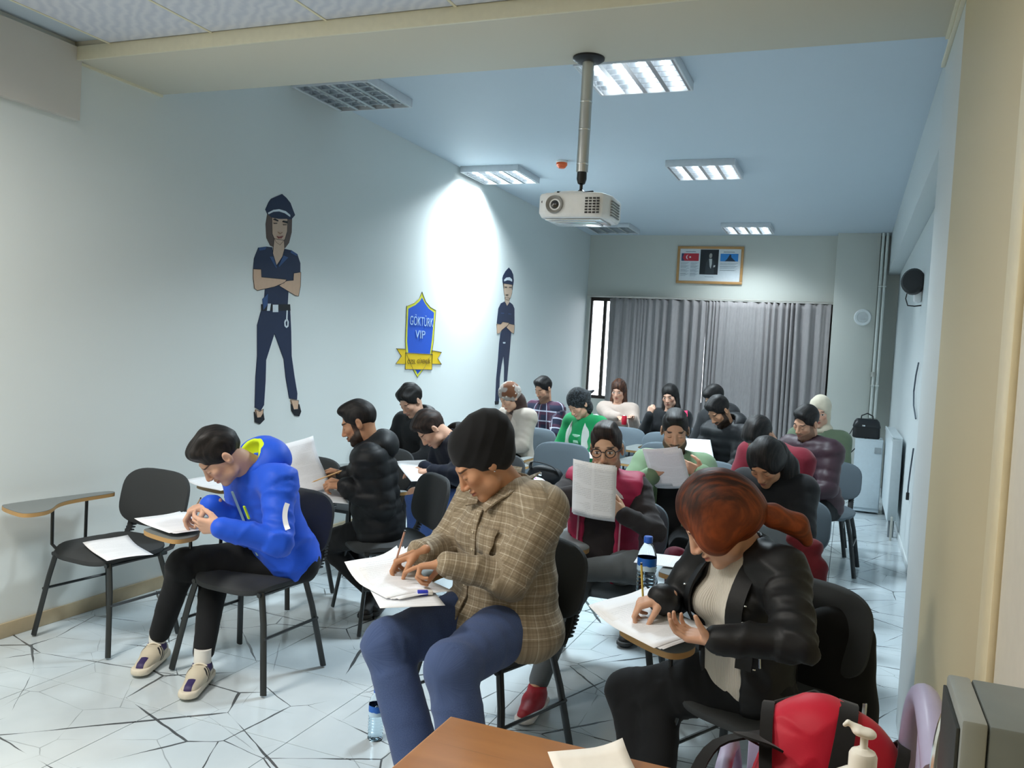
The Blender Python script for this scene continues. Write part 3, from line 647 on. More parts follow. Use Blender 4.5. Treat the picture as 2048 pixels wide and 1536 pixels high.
POSE={
'blue':dict(a=20,s=0.95,pel=(-2.298,3.190,0.500),neck=(-2.367,3.001,0.931),head=(-2.422,2.850,0.989),shL=(-2.204,2.963,0.887),elL=(-2.106,2.849,0.668),wrL=(-2.279,2.700,0.732),hpL=(-2.218,3.160,0.500),knL=(-2.605,3.064,0.410),anL=(-2.491,2.877,0.100),shR=(-2.516,3.077,0.887),elR=(-2.431,3.037,0.638),wrR=(-2.463,2.850,0.781),hpR=(-2.379,3.219,0.500),knR=(-2.712,2.986,0.462),anR=(-2.827,2.965,0.100)),
'puffer':dict(a=62,s=0.86,pel=(-2.313,4.015,0.500),neck=(-2.379,3.981,0.921),head=(-2.436,3.950,1.061),shL=(-2.302,3.852,0.879),elL=(-2.234,3.884,0.652),wrL=(-2.409,3.800,0.742),hpL=(-2.277,3.947,0.500),knL=(-2.665,4.024,0.367),anL=(-2.401,4.122,0.100),shR=(-2.442,4.116,0.879),elR=(-2.462,4.113,0.641),wrR=(-2.508,3.950,0.772),hpR=(-2.349,4.083,0.500),knR=(-2.696,4.244,0.332),anR=(-2.390,4.187,0.100)),
'brown':dict(a=40,s=0.86,pel=(-2.301,5.198,0.500),neck=(-2.418,5.058,0.891),head=(-2.509,4.950,0.957),shL=(-2.291,4.975,0.852),elL=(-2.220,4.804,0.697),wrL=(-2.431,4.850,0.698),hpL=(-2.242,5.148,0.500),knL=(-2.444,4.844,0.500),anL=(-2.431,4.860,0.100),shR=(-2.522,5.169,0.852),elR=(-2.549,5.095,0.624),wrR=(-2.512,4.900,0.709),hpR=(-2.361,5.248,0.500),knR=(-2.624,4.996,0.500),anR=(-2.612,5.011,0.100)),
'wall':dict(a=15,s=0.89,pel=(-3.051,5.920,0.500),neck=(-3.075,5.832,0.933),head=(-3.097,5.750,1.068),shL=(-2.923,5.800,0.890),elL=(-2.903,5.702,0.663),wrL=(-3.071,5.574,0.597),hpL=(-2.974,5.900,0.500),knL=(-3.032,5.530,0.500),anL=(-3.027,5.550,0.100),shR=(-3.222,5.881,0.890),elR=(-3.289,5.805,0.663),wrR=(-3.208,5.610,0.597),hpR=(-3.128,5.941,0.500),knR=(-3.263,5.592,0.500),anR=(-3.258,5.612,0.100)),
'checked':dict(a=32,s=0.96,pel=(-1.128,2.894,0.520),neck=(-1.123,2.901,0.999),head=(-1.199,2.780,1.095),shL=(-0.957,2.796,0.951),elL=(-1.027,2.680,0.720),wrL=(-1.225,2.555,0.771),hpL=(-1.055,2.848,0.520),knL=(-1.102,2.405,0.490),anL=(-0.974,2.334,0.100),shR=(-1.290,3.004,0.951),elR=(-1.383,2.885,0.729),wrR=(-1.370,2.650,0.770),hpR=(-1.201,2.940,0.520),knR=(-1.415,2.551,0.464),anR=(-1.229,2.476,0.100)),
'redhead':dict(a=38,s=0.86,pel=(-0.236,2.732,0.500),neck=(-0.264,2.697,0.929),head=(-0.339,2.600,1.025),shL=(-0.142,2.607,0.886),elL=(-0.085,2.415,0.751),wrL=(-0.297,2.380,0.732),hpL=(-0.175,2.684,0.500),knL=(-0.508,2.789,0.375),anL=(-0.468,2.583,0.100),shR=(-0.380,2.793,0.886),elR=(-0.508,2.776,0.682),wrR=(-0.487,2.580,0.770),hpR=(-0.297,2.780,0.500),knR=(-0.634,2.838,0.356),anR=(-0.512,2.641,0.100)),
'glasses':dict(a=-5,s=0.83,pel=(-1.036,3.900,0.500),neck=(-1.034,3.879,0.917),head=(-1.032,3.850,1.064),shL=(-0.889,3.893,0.875),elL=(-0.768,3.758,0.728),wrL=(-0.875,3.600,0.813),hpL=(-0.962,3.907,0.500),knL=(-0.801,3.601,0.597),anL=(-1.096,3.450,0.561),shR=(-1.180,3.868,0.875),elR=(-1.209,3.642,0.822),wrR=(-1.020,3.650,0.910),hpR=(-1.111,3.894,0.500),knR=(-1.112,3.568,0.350),anR=(-1.134,3.350,0.098)),
'green':dict(a=-2,s=0.89,pel=(-0.888,4.809,0.500),neck=(-0.887,4.786,0.944),head=(-0.886,4.750,1.100),shL=(-0.732,4.794,0.900),elL=(-0.655,4.624,0.734),wrL=(-0.682,4.500,0.917),hpL=(-0.808,4.812,0.500),knL=(-0.755,4.440,0.500),anL=(-0.756,4.460,0.100),shR=(-1.043,4.783,0.900),elR=(-1.111,4.589,0.758),wrR=(-0.944,4.500,0.875),hpR=(-0.968,4.806,0.500),knR=(-0.995,4.432,0.500),anR=(-0.996,4.452,0.100)),
'girl':dict(a=15,s=0.85,pel=(-0.305,4.603,0.500),neck=(-0.328,4.517,0.917),head=(-0.359,4.400,1.012),shL=(-0.181,4.487,0.876),elL=(-0.161,4.320,0.706),wrL=(-0.329,4.200,0.760),hpL=(-0.231,4.583,0.500),knL=(-0.285,4.226,0.500),anL=(-0.279,4.245,0.100),shR=(-0.470,4.564,0.876),elR=(-0.502,4.443,0.672),wrR=(-0.437,4.300,0.817),hpR=(-0.379,4.623,0.500),knR=(-0.510,4.287,0.500),anR=(-0.505,4.306,0.100)),
'purple':dict(a=30,s=0.92,pel=(-0.143,6.427,0.505),neck=(-0.234,6.406,0.955),head=(-0.266,6.350,1.107),shL=(-0.085,6.328,0.910),elL=(-0.096,6.234,0.671),wrL=(-0.299,6.146,0.606),hpL=(-0.071,6.385,0.505),knL=(-0.230,6.031,0.500),anL=(-0.220,6.049,0.100),shR=(-0.364,6.488,0.910),elR=(-0.453,6.438,0.674),wrR=(-0.426,6.220,0.606),hpR=(-0.215,6.468,0.505),knR=(-0.442,6.154,0.500),anR=(-0.432,6.171,0.100)),
'maroon':dict(a=30,s=1.00,pel=(-0.324,5.565,0.500),neck=(-0.401,5.432,0.974),head=(-0.477,5.300,1.069),shL=(-0.242,5.358,0.927),elL=(-0.253,5.243,0.672),wrL=(-0.471,5.150,0.595),hpL=(-0.246,5.520,0.500),knL=(-0.421,5.138,0.500),anL=(-0.411,5.155,0.100),shR=(-0.544,5.532,0.927),elR=(-0.638,5.465,0.672),wrR=(-0.610,5.230,0.595),hpR=(-0.402,5.610,0.500),knR=(-0.646,5.267,0.500),anR=(-0.636,5.285,0.100)),
'hijabright':dict(a=10,s=0.95,pel=(-0.196,7.237,0.500),neck=(-0.198,7.220,0.973),head=(-0.202,7.200,1.142),shL=(-0.035,7.193,0.926),elL=(0.001,7.095,0.682),wrL=(-0.170,6.946,0.613),hpL=(-0.112,7.222,0.500),knL=(-0.141,6.824,0.500),anL=(-0.138,6.843,0.100),shR=(-0.361,7.251,0.926),elR=(-0.428,7.171,0.682),wrR=(-0.319,6.973,0.613),hpR=(-0.279,7.251,0.500),knR=(-0.388,6.867,0.500),anR=(-0.384,6.887,0.100)),
'beard':dict(a=35,s=0.99,pel=(-0.799,7.233,0.500),neck=(-0.896,7.094,0.966),head=(-0.962,7.000,1.103),shL=(-0.744,7.008,0.920),elL=(-0.767,6.895,0.667),wrL=(-0.990,6.821,0.589),hpL=(-0.726,7.182,0.500),knL=(-0.932,6.818,0.500),anL=(-0.920,6.834,0.100),shR=(-1.029,7.208,0.920),elR=(-1.128,7.147,0.667),wrR=(-1.121,6.912,0.589),hpR=(-0.872,7.284,0.500),knR=(-1.144,6.966,0.500),anR=(-1.132,6.982,0.100)),
'back':dict(a=35,s=1.03,pel=(-1.026,8.168,0.500),neck=(-1.087,8.080,1.002),head=(-1.143,8.000,1.159),shL=(-0.933,7.986,0.952),elL=(-0.951,7.870,0.689),wrL=(-1.184,7.798,0.612),hpL=(-0.950,8.115,0.500),knL=(-1.164,7.738,0.500),anL=(-1.153,7.755,0.100),shR=(-1.228,8.192,0.952),elR=(-1.331,8.136,0.689),wrR=(-1.319,7.892,0.612),hpR=(-1.101,8.221,0.500),knR=(-1.381,7.890,0.500),anR=(-1.370,7.907,0.100)),
'pink':dict(a=5,s=0.91,pel=(-1.693,8.746,0.500),neck=(-1.695,8.723,0.954),head=(-1.697,8.700,1.116),shL=(-1.536,8.711,0.909),elL=(-1.494,8.620,0.675),wrL=(-1.645,8.463,0.608),hpL=(-1.611,8.739,0.500),knL=(-1.605,8.355,0.500),anL=(-1.603,8.375,0.100),shR=(-1.853,8.739,0.909),elR=(-1.930,8.589,0.718),wrR=(-1.857,8.536,0.927),hpR=(-1.774,8.754,0.500),knR=(-1.848,8.377,0.500),anR=(-1.846,8.397,0.100)),
'cream':dict(a=0,s=0.90,pel=(-2.369,9.214,0.500),neck=(-2.369,9.214,0.952),head=(-2.369,9.200,1.114),shL=(-2.211,9.214,0.907),elL=(-2.125,9.045,0.740),wrL=(-2.109,8.850,0.853),hpL=(-2.288,9.214,0.500),knL=(-2.248,8.835,0.500),anL=(-2.248,8.855,0.100),shR=(-2.527,9.214,0.907),elR=(-2.398,9.004,0.849),wrR=(-2.261,8.825,0.858),hpR=(-2.450,9.214,0.500),knR=(-2.490,8.835,0.500),anR=(-2.490,8.855,0.100)),
'greenwoman':dict(a=25,s=0.90,pel=(-2.048,7.048,0.500),neck=(-2.075,6.991,0.948),head=(-2.117,6.900,1.076),shL=(-1.929,6.930,0.903),elL=(-1.923,6.828,0.671),wrL=(-2.116,6.731,0.604),hpL=(-1.974,7.013,0.500),knL=(-2.099,6.652,0.500),anL=(-2.090,6.670,0.100),shR=(-2.215,7.063,0.903),elR=(-2.296,7.002,0.671),wrR=(-2.247,6.792,0.604),hpR=(-2.122,7.082,0.500),knR=(-2.319,6.755,0.500),anR=(-2.310,6.773,0.100)),
'plaid':dict(a=20,s=0.93,pel=(-2.872,8.271,0.500),neck=(-2.880,8.248,0.962),head=(-2.898,8.200,1.121),shL=(-2.727,8.195,0.916),elL=(-2.710,8.094,0.678),wrL=(-2.899,7.979,0.611),hpL=(-2.794,8.243,0.500),knL=(-2.889,7.863,0.500),anL=(-2.882,7.882,0.100),shR=(-3.032,8.306,0.916),elR=(-3.110,8.240,0.678),wrR=(-3.039,8.030,0.611),hpR=(-2.950,8.300,0.500),knR=(-3.121,7.948,0.500),anR=(-3.114,7.967,0.100)),
'polka':dict(a=30,s=0.89,pel=(-2.758,7.213,0.500),neck=(-2.777,7.179,0.942),head=(-2.823,7.100,1.073),shL=(-2.641,7.105,0.898),elL=(-2.643,7.006,0.670),wrL=(-2.840,6.929,0.605),hpL=(-2.689,7.173,0.500),knL=(-2.840,6.830,0.500),anL=(-2.830,6.847,0.100),shR=(-2.910,7.260,0.898),elR=(-2.994,7.209,0.670),wrR=(-2.963,7.000,0.605),hpR=(-2.827,7.253,0.500),knR=(-3.048,6.950,0.500),anR=(-3.038,6.967,0.100)),
}
# ---------------------------------------------------------------- organic surfaces: smooth-blended solids meshed on a grid
def nrm(v): v = np.asarray(v, float); return v/max(1e-9, np.linalg.norm(v))
class Field:
    def __init__(s, lo, hi, h, fine=()):
        s.ax = []
        for i in range(3):
            iv = sorted((f[0][i], f[1][i], f[2]) for f in fine); c = [lo[i]]
            while c[-1] < hi[i]:
                st = h
                for a, b, q in iv:
                    if a-h < c[-1] < b: st = min(st, q)
                c.append(c[-1]+st)
            s.ax.append(np.array(c, np.float32))
        s.D = np.full([len(a) for a in s.ax], 1.0, np.float32)
    def _loc(s, lo, hi):
        sl = []
        for i in range(3):
            a = np.searchsorted(s.ax[i], lo[i]); b = np.searchsorted(s.ax[i], hi[i])
            sl.append(slice(max(0, a-1), min(len(s.ax[i]), b+1)))
        if any(q.stop-q.start < 2 for q in sl): return None, None
        X = s.ax[0][sl[0]][:, None, None]; Y = s.ax[1][sl[1]][None, :, None]; Z = s.ax[2][sl[2]][None, None, :]
        return tuple(sl), (X, Y, Z)
    def _mix(s, sl, d, k, sub):
        A = s.D[sl]
        if sub:
            d = -d
            if k > 0: hh = np.clip(.5-.5*(A-d)/k, 0, 1); s.D[sl] = A+(d-A)*hh+k*hh*(1-hh)
            else: s.D[sl] = np.maximum(A, d)
        else:
            if k > 0: hh = np.clip(.5+.5*(A-d)/k, 0, 1); s.D[sl] = A+(d-A)*hh-k*hh*(1-hh)
            else: s.D[sl] = np.minimum(A, d)
    def cap(s, a, b, ra, rb, k=.01, sub=False, S=None, sx=1., sy=1.):
        """tapered capsule; S: side axis whose extent is scaled by sx, the third axis by sy"""
        a = np.asarray(a, float); b = np.asarray(b, float); m = max(ra, rb)*max(sx, sy, 1)+k+.012
        sl, g = s._loc(np.minimum(a, b)-m, np.maximum(a, b)+m)
        if sl is None: return s
        X, Y, Z = (g[i]-np.float32(a[i]) for i in range(3)); d = b-a; L2 = float(d@d)+1e-12
        t = np.clip((X*np.float32(d[0])+Y*np.float32(d[1])+Z*np.float32(d[2]))/np.float32(L2), 0, 1)
        X = X-t*np.float32(d[0]); Y = Y-t*np.float32(d[1]); Z = Z-t*np.float32(d[2]); r = ra+(rb-ra)*t
        if S is None: dd = np.sqrt(X*X+Y*Y+Z*Z)-r
        else:
            u = nrm(d); Sx = nrm(np.asarray(S)-u*float(np.dot(S, u))); T = np.cross(u, Sx)
            p = X*np.float32(Sx[0])+Y*np.float32(Sx[1])+Z*np.float32(Sx[2]); q = X*np.float32(T[0])+Y*np.float32(T[1])+Z*np.float32(T[2]); w = X*np.float32(u[0])+Y*np.float32(u[1])+Z*np.float32(u[2])
            dd = (np.sqrt((p/sx)**2+(q/sy)**2+w*w)-r)*min(sx, sy, 1)
        s._mix(sl, dd.astype(np.float32), k, sub); return s
    def ell(s, c, r, fr=None, k=.01, sub=False):
        c = np.asarray(c, float); r = np.asarray(r, float); fr = np.eye(3) if fr is None else np.asarray(fr, float)
        m = max(r)+k+.012; sl, g = s._loc(c-m, c+m)
        if sl is None: return s
        X, Y, Z = (g[i]-np.float32(c[i]) for i in range(3)); q = [(X*np.float32(fr[i][0])+Y*np.float32(fr[i][1])+Z*np.float32(fr[i][2])) for i in range(3)]
        k0 = np.sqrt(sum((q[i]/np.float32(r[i]))**2 for i in range(3))); k1 = np.sqrt(sum((q[i]/np.float32(r[i]**2))**2 for i in range(3)))+1e-6
        s._mix(sl, (k0*(k0-1)/k1).astype(np.float32), k, sub); return s
    def cut(s, p, n, k=0):                       # remove the side the normal points to
        n = nrm(n); X = s.ax[0][:, None, None]; Y = s.ax[1][None, :, None]; Z = s.ax[2][None, None, :]
        d = (X-np.float32(p[0]))*np.float32(n[0])+(Y-np.float32(p[1]))*np.float32(n[1])+(Z-np.float32(p[2]))*np.float32(n[2])
        s.D = np.maximum(s.D, d.astype(np.float32)); return s
    def slab(s, c, fr, hx, hy, hz, k=.005, sub=False):
        c = np.asarray(c, float); m = math.sqrt(hx*hx+hy*hy+hz*hz)+k+.01; sl, g = s._loc(c-m, c+m)
        if sl is None: return s
        X, Y, Z = (g[i]-np.float32(c[i]) for i in range(3)); q = [np.abs(X*np.float32(f[0])+Y*np.float32(f[1])+Z*np.float32(f[2]))-np.float32(h) for f, h in zip(fr, (hx, hy, hz))]
        d = np.sqrt(sum(np.maximum(e, 0)**2 for e in q))+np.minimum(np.maximum(np.maximum(q[0], q[1]), q[2]), 0)
        s._mix(sl, d.astype(np.float32), k, sub); return s
    def mesh(s):
        D = s.D; D[0], D[-1] = 1, 1; D[:, 0], D[:, -1] = 1, 1; D[:, :, 0], D[:, :, -1] = 1, 1
        N = D < 0; nx, ny, nz = D.shape; c = np.zeros((nx-1, ny-1, nz-1), np.uint8)
        for i in (0, 1):
            for j in (0, 1):
                for k in (0, 1): c += N[i:nx-1+i, j:ny-1+j, k:nz-1+k]
        act = (c > 0) & (c < 8); idx = np.full(act.shape, -1, np.int32); I, J, K = np.nonzero(act); idx[I, J, K] = np.arange(len(I))
        off = [(i, j, k) for i in (0, 1) for j in (0, 1) for k in (0, 1)]; V = [D[I+a, J+b, K+e] for a, b, e in off]
        acc = np.zeros((len(I), 3)); cnt = np.zeros(len(I)); ax = s.ax
        P = [np.stack([ax[0][I+a], ax[1][J+b], ax[2][K+e]], 1).astype(float) for a, b, e in off]
        for m in range(8):
            for n in range(m+1, 8):
                if bin(m ^ n).count('1') != 1: continue
                w = (V[m] < 0) != (V[n] < 0); t = V[m][w]/(V[m][w]-V[n][w]); acc[w] += P[m][w]+(P[n][w]-P[m][w])*t[:, None]; cnt[w] += 1
        P = acc/cnt[:, None]; Q = []
        for a in range(3):
            b, e = (a+1) % 3, (a+2) % 3
            s0 = [slice(None)]*3; s1 = [slice(None)]*3; s0[a] = slice(0, -1); s1[a] = slice(1, None)
            A, B = N[tuple(s0)], N[tuple(s1)]; x = A != B; ii = list(np.nonzero(x)); sg = A[tuple(ii)]
            def g(db, de):
                q = [ii[0].copy(), ii[1].copy(), ii[2].copy()]; q[b] -= db; q[e] -= de; return idx[tuple(q)]
            q = np.stack([g(1, 1), g(0, 1), g(0, 0), g(1, 0)], 1); q[~sg] = q[~sg][:, ::-1]; Q.append(q)
        return P, np.concatenate(Q)
def vnormals(P, Q):
    n = np.cross(P[Q[:, 2]]-P[Q[:, 0]], P[Q[:, 3]]-P[Q[:, 1]]); N = np.zeros_like(P)
    for i in range(4):
        for a in range(3): N[:, a] += np.bincount(Q[:, i], n[:, a], len(P))
    return N/np.maximum(1e-9, np.linalg.norm(N, axis=1))[:, None]
def qmesh(name, P, Q, mats, parent, attrs=None, mi=None, label=None, smooth_it=0):
    for _ in range(smooth_it):
        A = np.zeros_like(P); C_ = np.zeros(len(P))
        for i in range(4):
            a, b = Q[:, i], Q[:, (i+1) % 4]
            for d in range(3): A[:, d] += np.bincount(a, P[b, d], len(P))
            C_ += np.bincount(a, minlength=len(P))
        P = P*.5+.5*A/np.maximum(1, C_)[:, None]
    me = bpy.data.meshes.new(name); me.vertices.add(len(P)); me.vertices.foreach_set('co', P.astype(np.float32).ravel())
    me.loops.add(Q.size); me.loops.foreach_set('vertex_index', Q.astype(np.int32).ravel()); me.polygons.add(len(Q))
    me.polygons.foreach_set('loop_start', np.arange(0, Q.size, 4, dtype=np.int32)); me.polygons.foreach_set('loop_total', np.full(len(Q), 4, np.int32))
    for m in (mats if isinstance(mats, (list, tuple)) else [mats]): me.materials.append(m)
    if mi is not None: me.polygons.foreach_set('material_index', mi.astype(np.int32))
    me.polygons.foreach_set('use_smooth', np.ones(len(Q), bool)); me.update(calc_edges=True)
    for k, v in (attrs or {}).items():
        at_ = me.attributes.new(k, 'FLOAT_VECTOR', 'POINT'); at_.data.foreach_set('vector', v.astype(np.float32).ravel())
    o = bpy.data.objects.new(name, me); COL.objects.link(o); o.parent = parent
    if label: o['label'] = label
    return o
_ks = None
def wob(P, f, seed=0):                             # cheap smooth noise, about -1..1
    rs = np.random.RandomState(seed); r = np.zeros(len(P))
    for k in range(5):
        d = rs.normal(size=3); d *= f*(.6+.3*k)/np.linalg.norm(d); d2 = rs.normal(size=3); d2 *= f*.8/np.linalg.norm(d2)
        r += np.sin(P@d+1.3*np.sin(P@d2+rs.rand()*6)+rs.rand()*6)/(1+.4*k)
    return r/2.6
# ---------------------------------------------------------------- skin and cloth materials
def mat_skin(name, col, lip, brow, beard=0., stub='2A211D', eyes='closed', brow_w=.0046):
    t = NT(name, sc(col), .52, 0, .35); t.b.inputs['Subsurface Weight'].default_value = .08; t.b.inputs['Subsurface Radius'].default_value = (.01, .004, .002)
    vec, x, y, z = t.attr('hc'); ax = t.M('ABSOLUTE', x); fr = t.M('MULTIPLY', t.M('GREATER_THAN', y, .03), t.M('LESS_THAN', y, .125))
    def el(cx, cz, rx, rz, lo=.7, hi=1.15, slope=0, xx=None):
        xx = ax if xx is None else xx; dx = t.M('SUBTRACT', xx, cx); dz = t.M('SUBTRACT', t.M('SUBTRACT', z, cz), t.M('MULTIPLY', dx, slope))
        r = t.M('SQRT', t.M('ADD', t.M('POWER', t.M('ABSOLUTE', t.M('DIVIDE', dx, rx)), 2), t.M('POWER', t.M('ABSOLUTE', t.M('DIVIDE', dz, rz)), 2)))
        return t.M('MULTIPLY', fr, t.M('SUBTRACT', 1, t.sm(r, lo, hi)))
    c = t.mix(t.noise(vec, 22, 3), tuple(q*.93 for q in sc(col)), sc(col))
    red = tuple(min(1, q) for q in (sc(col)[0]*1.0, sc(col)[1]*.74, sc(col)[2]*.68))
    c = t.mix(t.M('MULTIPLY', el(.042, -.03, .026, .022, .2, 1.2), .45), c, red)
    c = t.mix(t.M('MULTIPLY', el(0, -.032, .018, .014, .3, 1.2), .4), c, red)
    if beard:
        nz = t.M('MULTIPLY', t.M('SUBTRACT', t.noise(vec, 130, 3), .5), .02)
        line = t.M('ADD', t.M('ADD', z, .046), t.M('MULTIPLY', t.M('SUBTRACT', y, .04), .55)); b1 = t.M('SUBTRACT', 1, t.sm(t.M('ADD', line, nz), -.008, .010))
        hi_ = t.M('GREATER_THAN', z, -.155); mo = el(0, -.0545, .033, .0095, .7, 1.2); lipm = el(0, -.068, .024, .0095, .7, 1.0)
        sb = t.M('MULTIPLY', t.M('MULTIPLY', t.sm(ax, .052, .062), t.M('LESS_THAN', z, .03)), t.M('MULTIPLY', t.M('GREATER_THAN', z, -.06), t.M('MULTIPLY', t.M('GREATER_THAN', y, .002), t.M('LESS_THAN', y, .035))))
        bm_ = t.M('MAXIMUM', t.M('MULTIPLY', t.M('MULTIPLY', b1, hi_), t.M('GREATER_THAN', y, .0)), t.M('MAXIMUM', mo, sb)); bm_ = t.M('MULTIPLY', bm_, t.M('SUBTRACT', 1, lipm))
        c = t.mix(t.M('MULTIPLY', bm_, beard), c, sc(stub))
    c = t.mix(t.M('MULTIPLY', el(0, -.067, .023, .0085), .85), c, sc(lip))
    c = t.mix(t.M('MULTIPLY', el(0, -.0668, .021, .0013, .4, 1.3), .8), c, (.05, .02, .02))
    c = t.mix(el(.008, -.046, .0045, .0025), c, (.06, .03, .02))
    c = t.mix(t.M('MULTIPLY', el(.034, .0255, .019, brow_w, .6, 1.15, -.12), .9), c, sc(brow))
    if eyes == 'closed': c = t.mix(t.M('MULTIPLY', el(.0315, -.0055, .0155, .0024, .4, 1.2, .0), .9), c, (.03, .02, .015)); c = t.mix(t.M('MULTIPLY', el(.0315, .007, .015, .0012, .3, 1.4), .45), c, (.10, .05, .04))
    else:
        c = t.mix(el(.0315, .001, .0145, .0058, .85, 1.05), c, (.62, .60, .58)); c = t.mix(el(.0315, .000, .0062, .0062, .8, 1.05), c, (.04, .022, .015)); c = t.mix(el(.0315, .0068, .0155, .002, .4, 1.2), c, (.03, .02, .015))
    t.col(c); return t.m
def mat_hair(name, a, b, rough=.45, fr=1.0, root=False):
    t = NT(name, sc(a), rough+.1, 0, .3); vec, x, y, z = t.attr('hc')
    f = t.noise(t.mapping(vec, (190*fr, 18, 18)), 1, 4, .1); g = t.sm(f, .38, .72)
    if root: g = t.M('MULTIPLY', g, .5); g = t.M('ADD', g, t.M('MULTIPLY', t.sm(t.M('SUBTRACT', t.M('MULTIPLY', y, .3), z), -.10, .02), .55))
    t.col(t.mix(g, sc(a), sc(b))); t.bump(f, .5, .003); return t.m
def mat_cloth(name, col, kind='plain', b='FFFFFF', c2=None, rough=.85, sheen=.1):
    t = NT(name, sc(col), rough, 0, .25); t.b.inputs['Sheen Weight'].default_value = sheen; vec, x, y, z = t.attr('bc'); base = sc(col)
    def stripe(v, per, w, ph=0.): return t.M('LESS_THAN', t.M('FRACT', t.M('ADD', t.M('DIVIDE', v, per), ph+50)), w)
    if kind == 'check':
        f = t.mix(t.M('MULTIPLY', stripe(x, .009, .45), .25), base, sc(c2)); f = t.mix(t.M('MULTIPLY', stripe(y, .009, .45), .25), f, sc(c2))
        f = t.mix(t.M('MULTIPLY', stripe(y, .034, .07), .62), f, sc(b)); f = t.mix(t.M('MULTIPLY', stripe(x, .042, .05), .42), f, sc(b))
        f = t.mix(t.M('MULTIPLY', stripe(y, .034, .22, .4), .35), f, sc(c2)); f = t.mix(t.M('MULTIPLY', stripe(x, .042, .18, .5), .35), f, sc(c2)); t.col(f)
    elif kind == 'plaid':
        f = t.mix(t.M('MULTIPLY', stripe(x, .11, .35), .6), base, sc(c2)); f = t.mix(t.M('MULTIPLY', stripe(y, .10, .4, .3), .6), f, sc(c2))
        f = t.mix(t.M('MULTIPLY', stripe(y, .10, .13), .75), f, sc(b)); f = t.mix(t.M('MULTIPLY', stripe(x, .11, .08), .6), f, sc(b)); t.col(f)
    elif kind == 'dots':
        vo = t.n('TexVoronoi'); t.put(vo.inputs['Vector'], t.pos()[0]); vo.inputs['Scale'].default_value = 28; vo.inputs['Randomness'].default_value = .5
        t.col(t.mix(t.M('LESS_THAN', vo.outputs['Distance'], .22), t.mix(t.sm(t.noise(t.pos()[0], 6, 2), .48, .52), base, sc(c2)), sc(b)))
    elif kind == 'rib':
        f = t.M('SINE', t.M('MULTIPLY', x, 900)); t.col(t.mix(t.M('MULTIPLY', t.M('ADD', f, 1), .5), tuple(q*.86 for q in base), base)); t.bump(f, .4, .002); return t.m
    elif kind == 'pattern':
        f = t.sm(t.noise(vec, 60, 3, 1), .5, .56); t.col(t.mix(f, base, sc(b)))
    elif kind == 'denim':
        f = t.noise(vec, 9, 4); g = t.noise(vec, 300, 2); t.col(t.mix(t.M('MULTIPLY', g, .35), t.mix(f, tuple(q*.75 for q in base), tuple(min(1, q*1.2) for q in base)), sc('7C8FB8')))
    else: t.col(t.mix(t.noise(vec, 14, 4), tuple(q*.85 for q in base), tuple(min(1, q*1.1) for q in base)))
    t.bump(t.noise(t.pos()[0], 500, 2), .12, .001); return t.m
# ---------------------------------------------------------------- people
def frame_head(yaw, pitch, roll=0):
    a, p = R(yaw), R(pitch); f = np.array([-math.sin(a)*math.cos(p), -math.cos(a)*math.cos(p), -math.sin(p)]); L = np.array([math.cos(a), -math.sin(a), 0.]); u = np.cross(f, L)
    r = R(roll); L, u = L*math.cos(r)+u*math.sin(r), u*math.cos(r)-L*math.sin(r); return np.array([L, f, u])
def head_field(F, c, M3, s, neck, nr=.052, k=1, female=False, nose=1.0):
    H = lambda x, y, z: c+s*(M3[0]*x+M3[1]*y+M3[2]*z)
    F.ell(H(0, -.014, .036), s*np.array([.075, .094, .085]), M3, .01)
    F.ell(H(0, .030, -.040), s*np.array([.056, .060, .080]), M3, .03*s)
    j = .044 if female else .050
    for q in (-1, 1):
        F.ell(H(q*j, .018, -.070), s*np.array([.020, .026, .024]), M3, .028*s); F.ell(H(q*.041, .062, -.020), s*np.array([.020, .018, .018]), M3, .022*s)
    F.ell(H(0, .070, -.103), s*np.array([.022, .018, .016]), M3, .026*s)
    F.cap(H(-.032, .078, .024), H(.032, .078, .024), .011*s, .011*s, .016*s)
    for q in (-1, 1):
        F.ell(H(q*.031, .098, .002), s*np.array([.017, .014, .012]), M3, .012*s, True)
        F.ell(H(q*.031, .0755, .000), s*np.array([.0145, .0135, .0125]), M3, .003*s)
    F.cap(H(0, .082, .016), H(0, .106*nose, -.034), .0075*s, .0115*s, .010*s)
    for q in (-1, 1): F.ell(H(q*.0115, .097, -.039), s*np.array([.0085, .010, .0075]), M3, .006*s)
    F.ell(H(0, .087, -.0605), s*np.array([.023, .0125, .0065]), M3, .005*s); F.ell(H(0, .0855, -.0735), s*np.array([.019, .0125, .0075]), M3, .005*s)
    for q in (-1, 1):
        F.ell(H(q*.077, -.012, -.004), s*np.array([.009, .018, .031]), M3, .006*s); F.ell(H(q*.084, -.006, .002), s*np.array([.006, .009, .016]), M3, .003*s, True)
    F.cap(H(0, -.022, -.030), neck, nr*s*1.05, nr*s*1.12, .02*s)
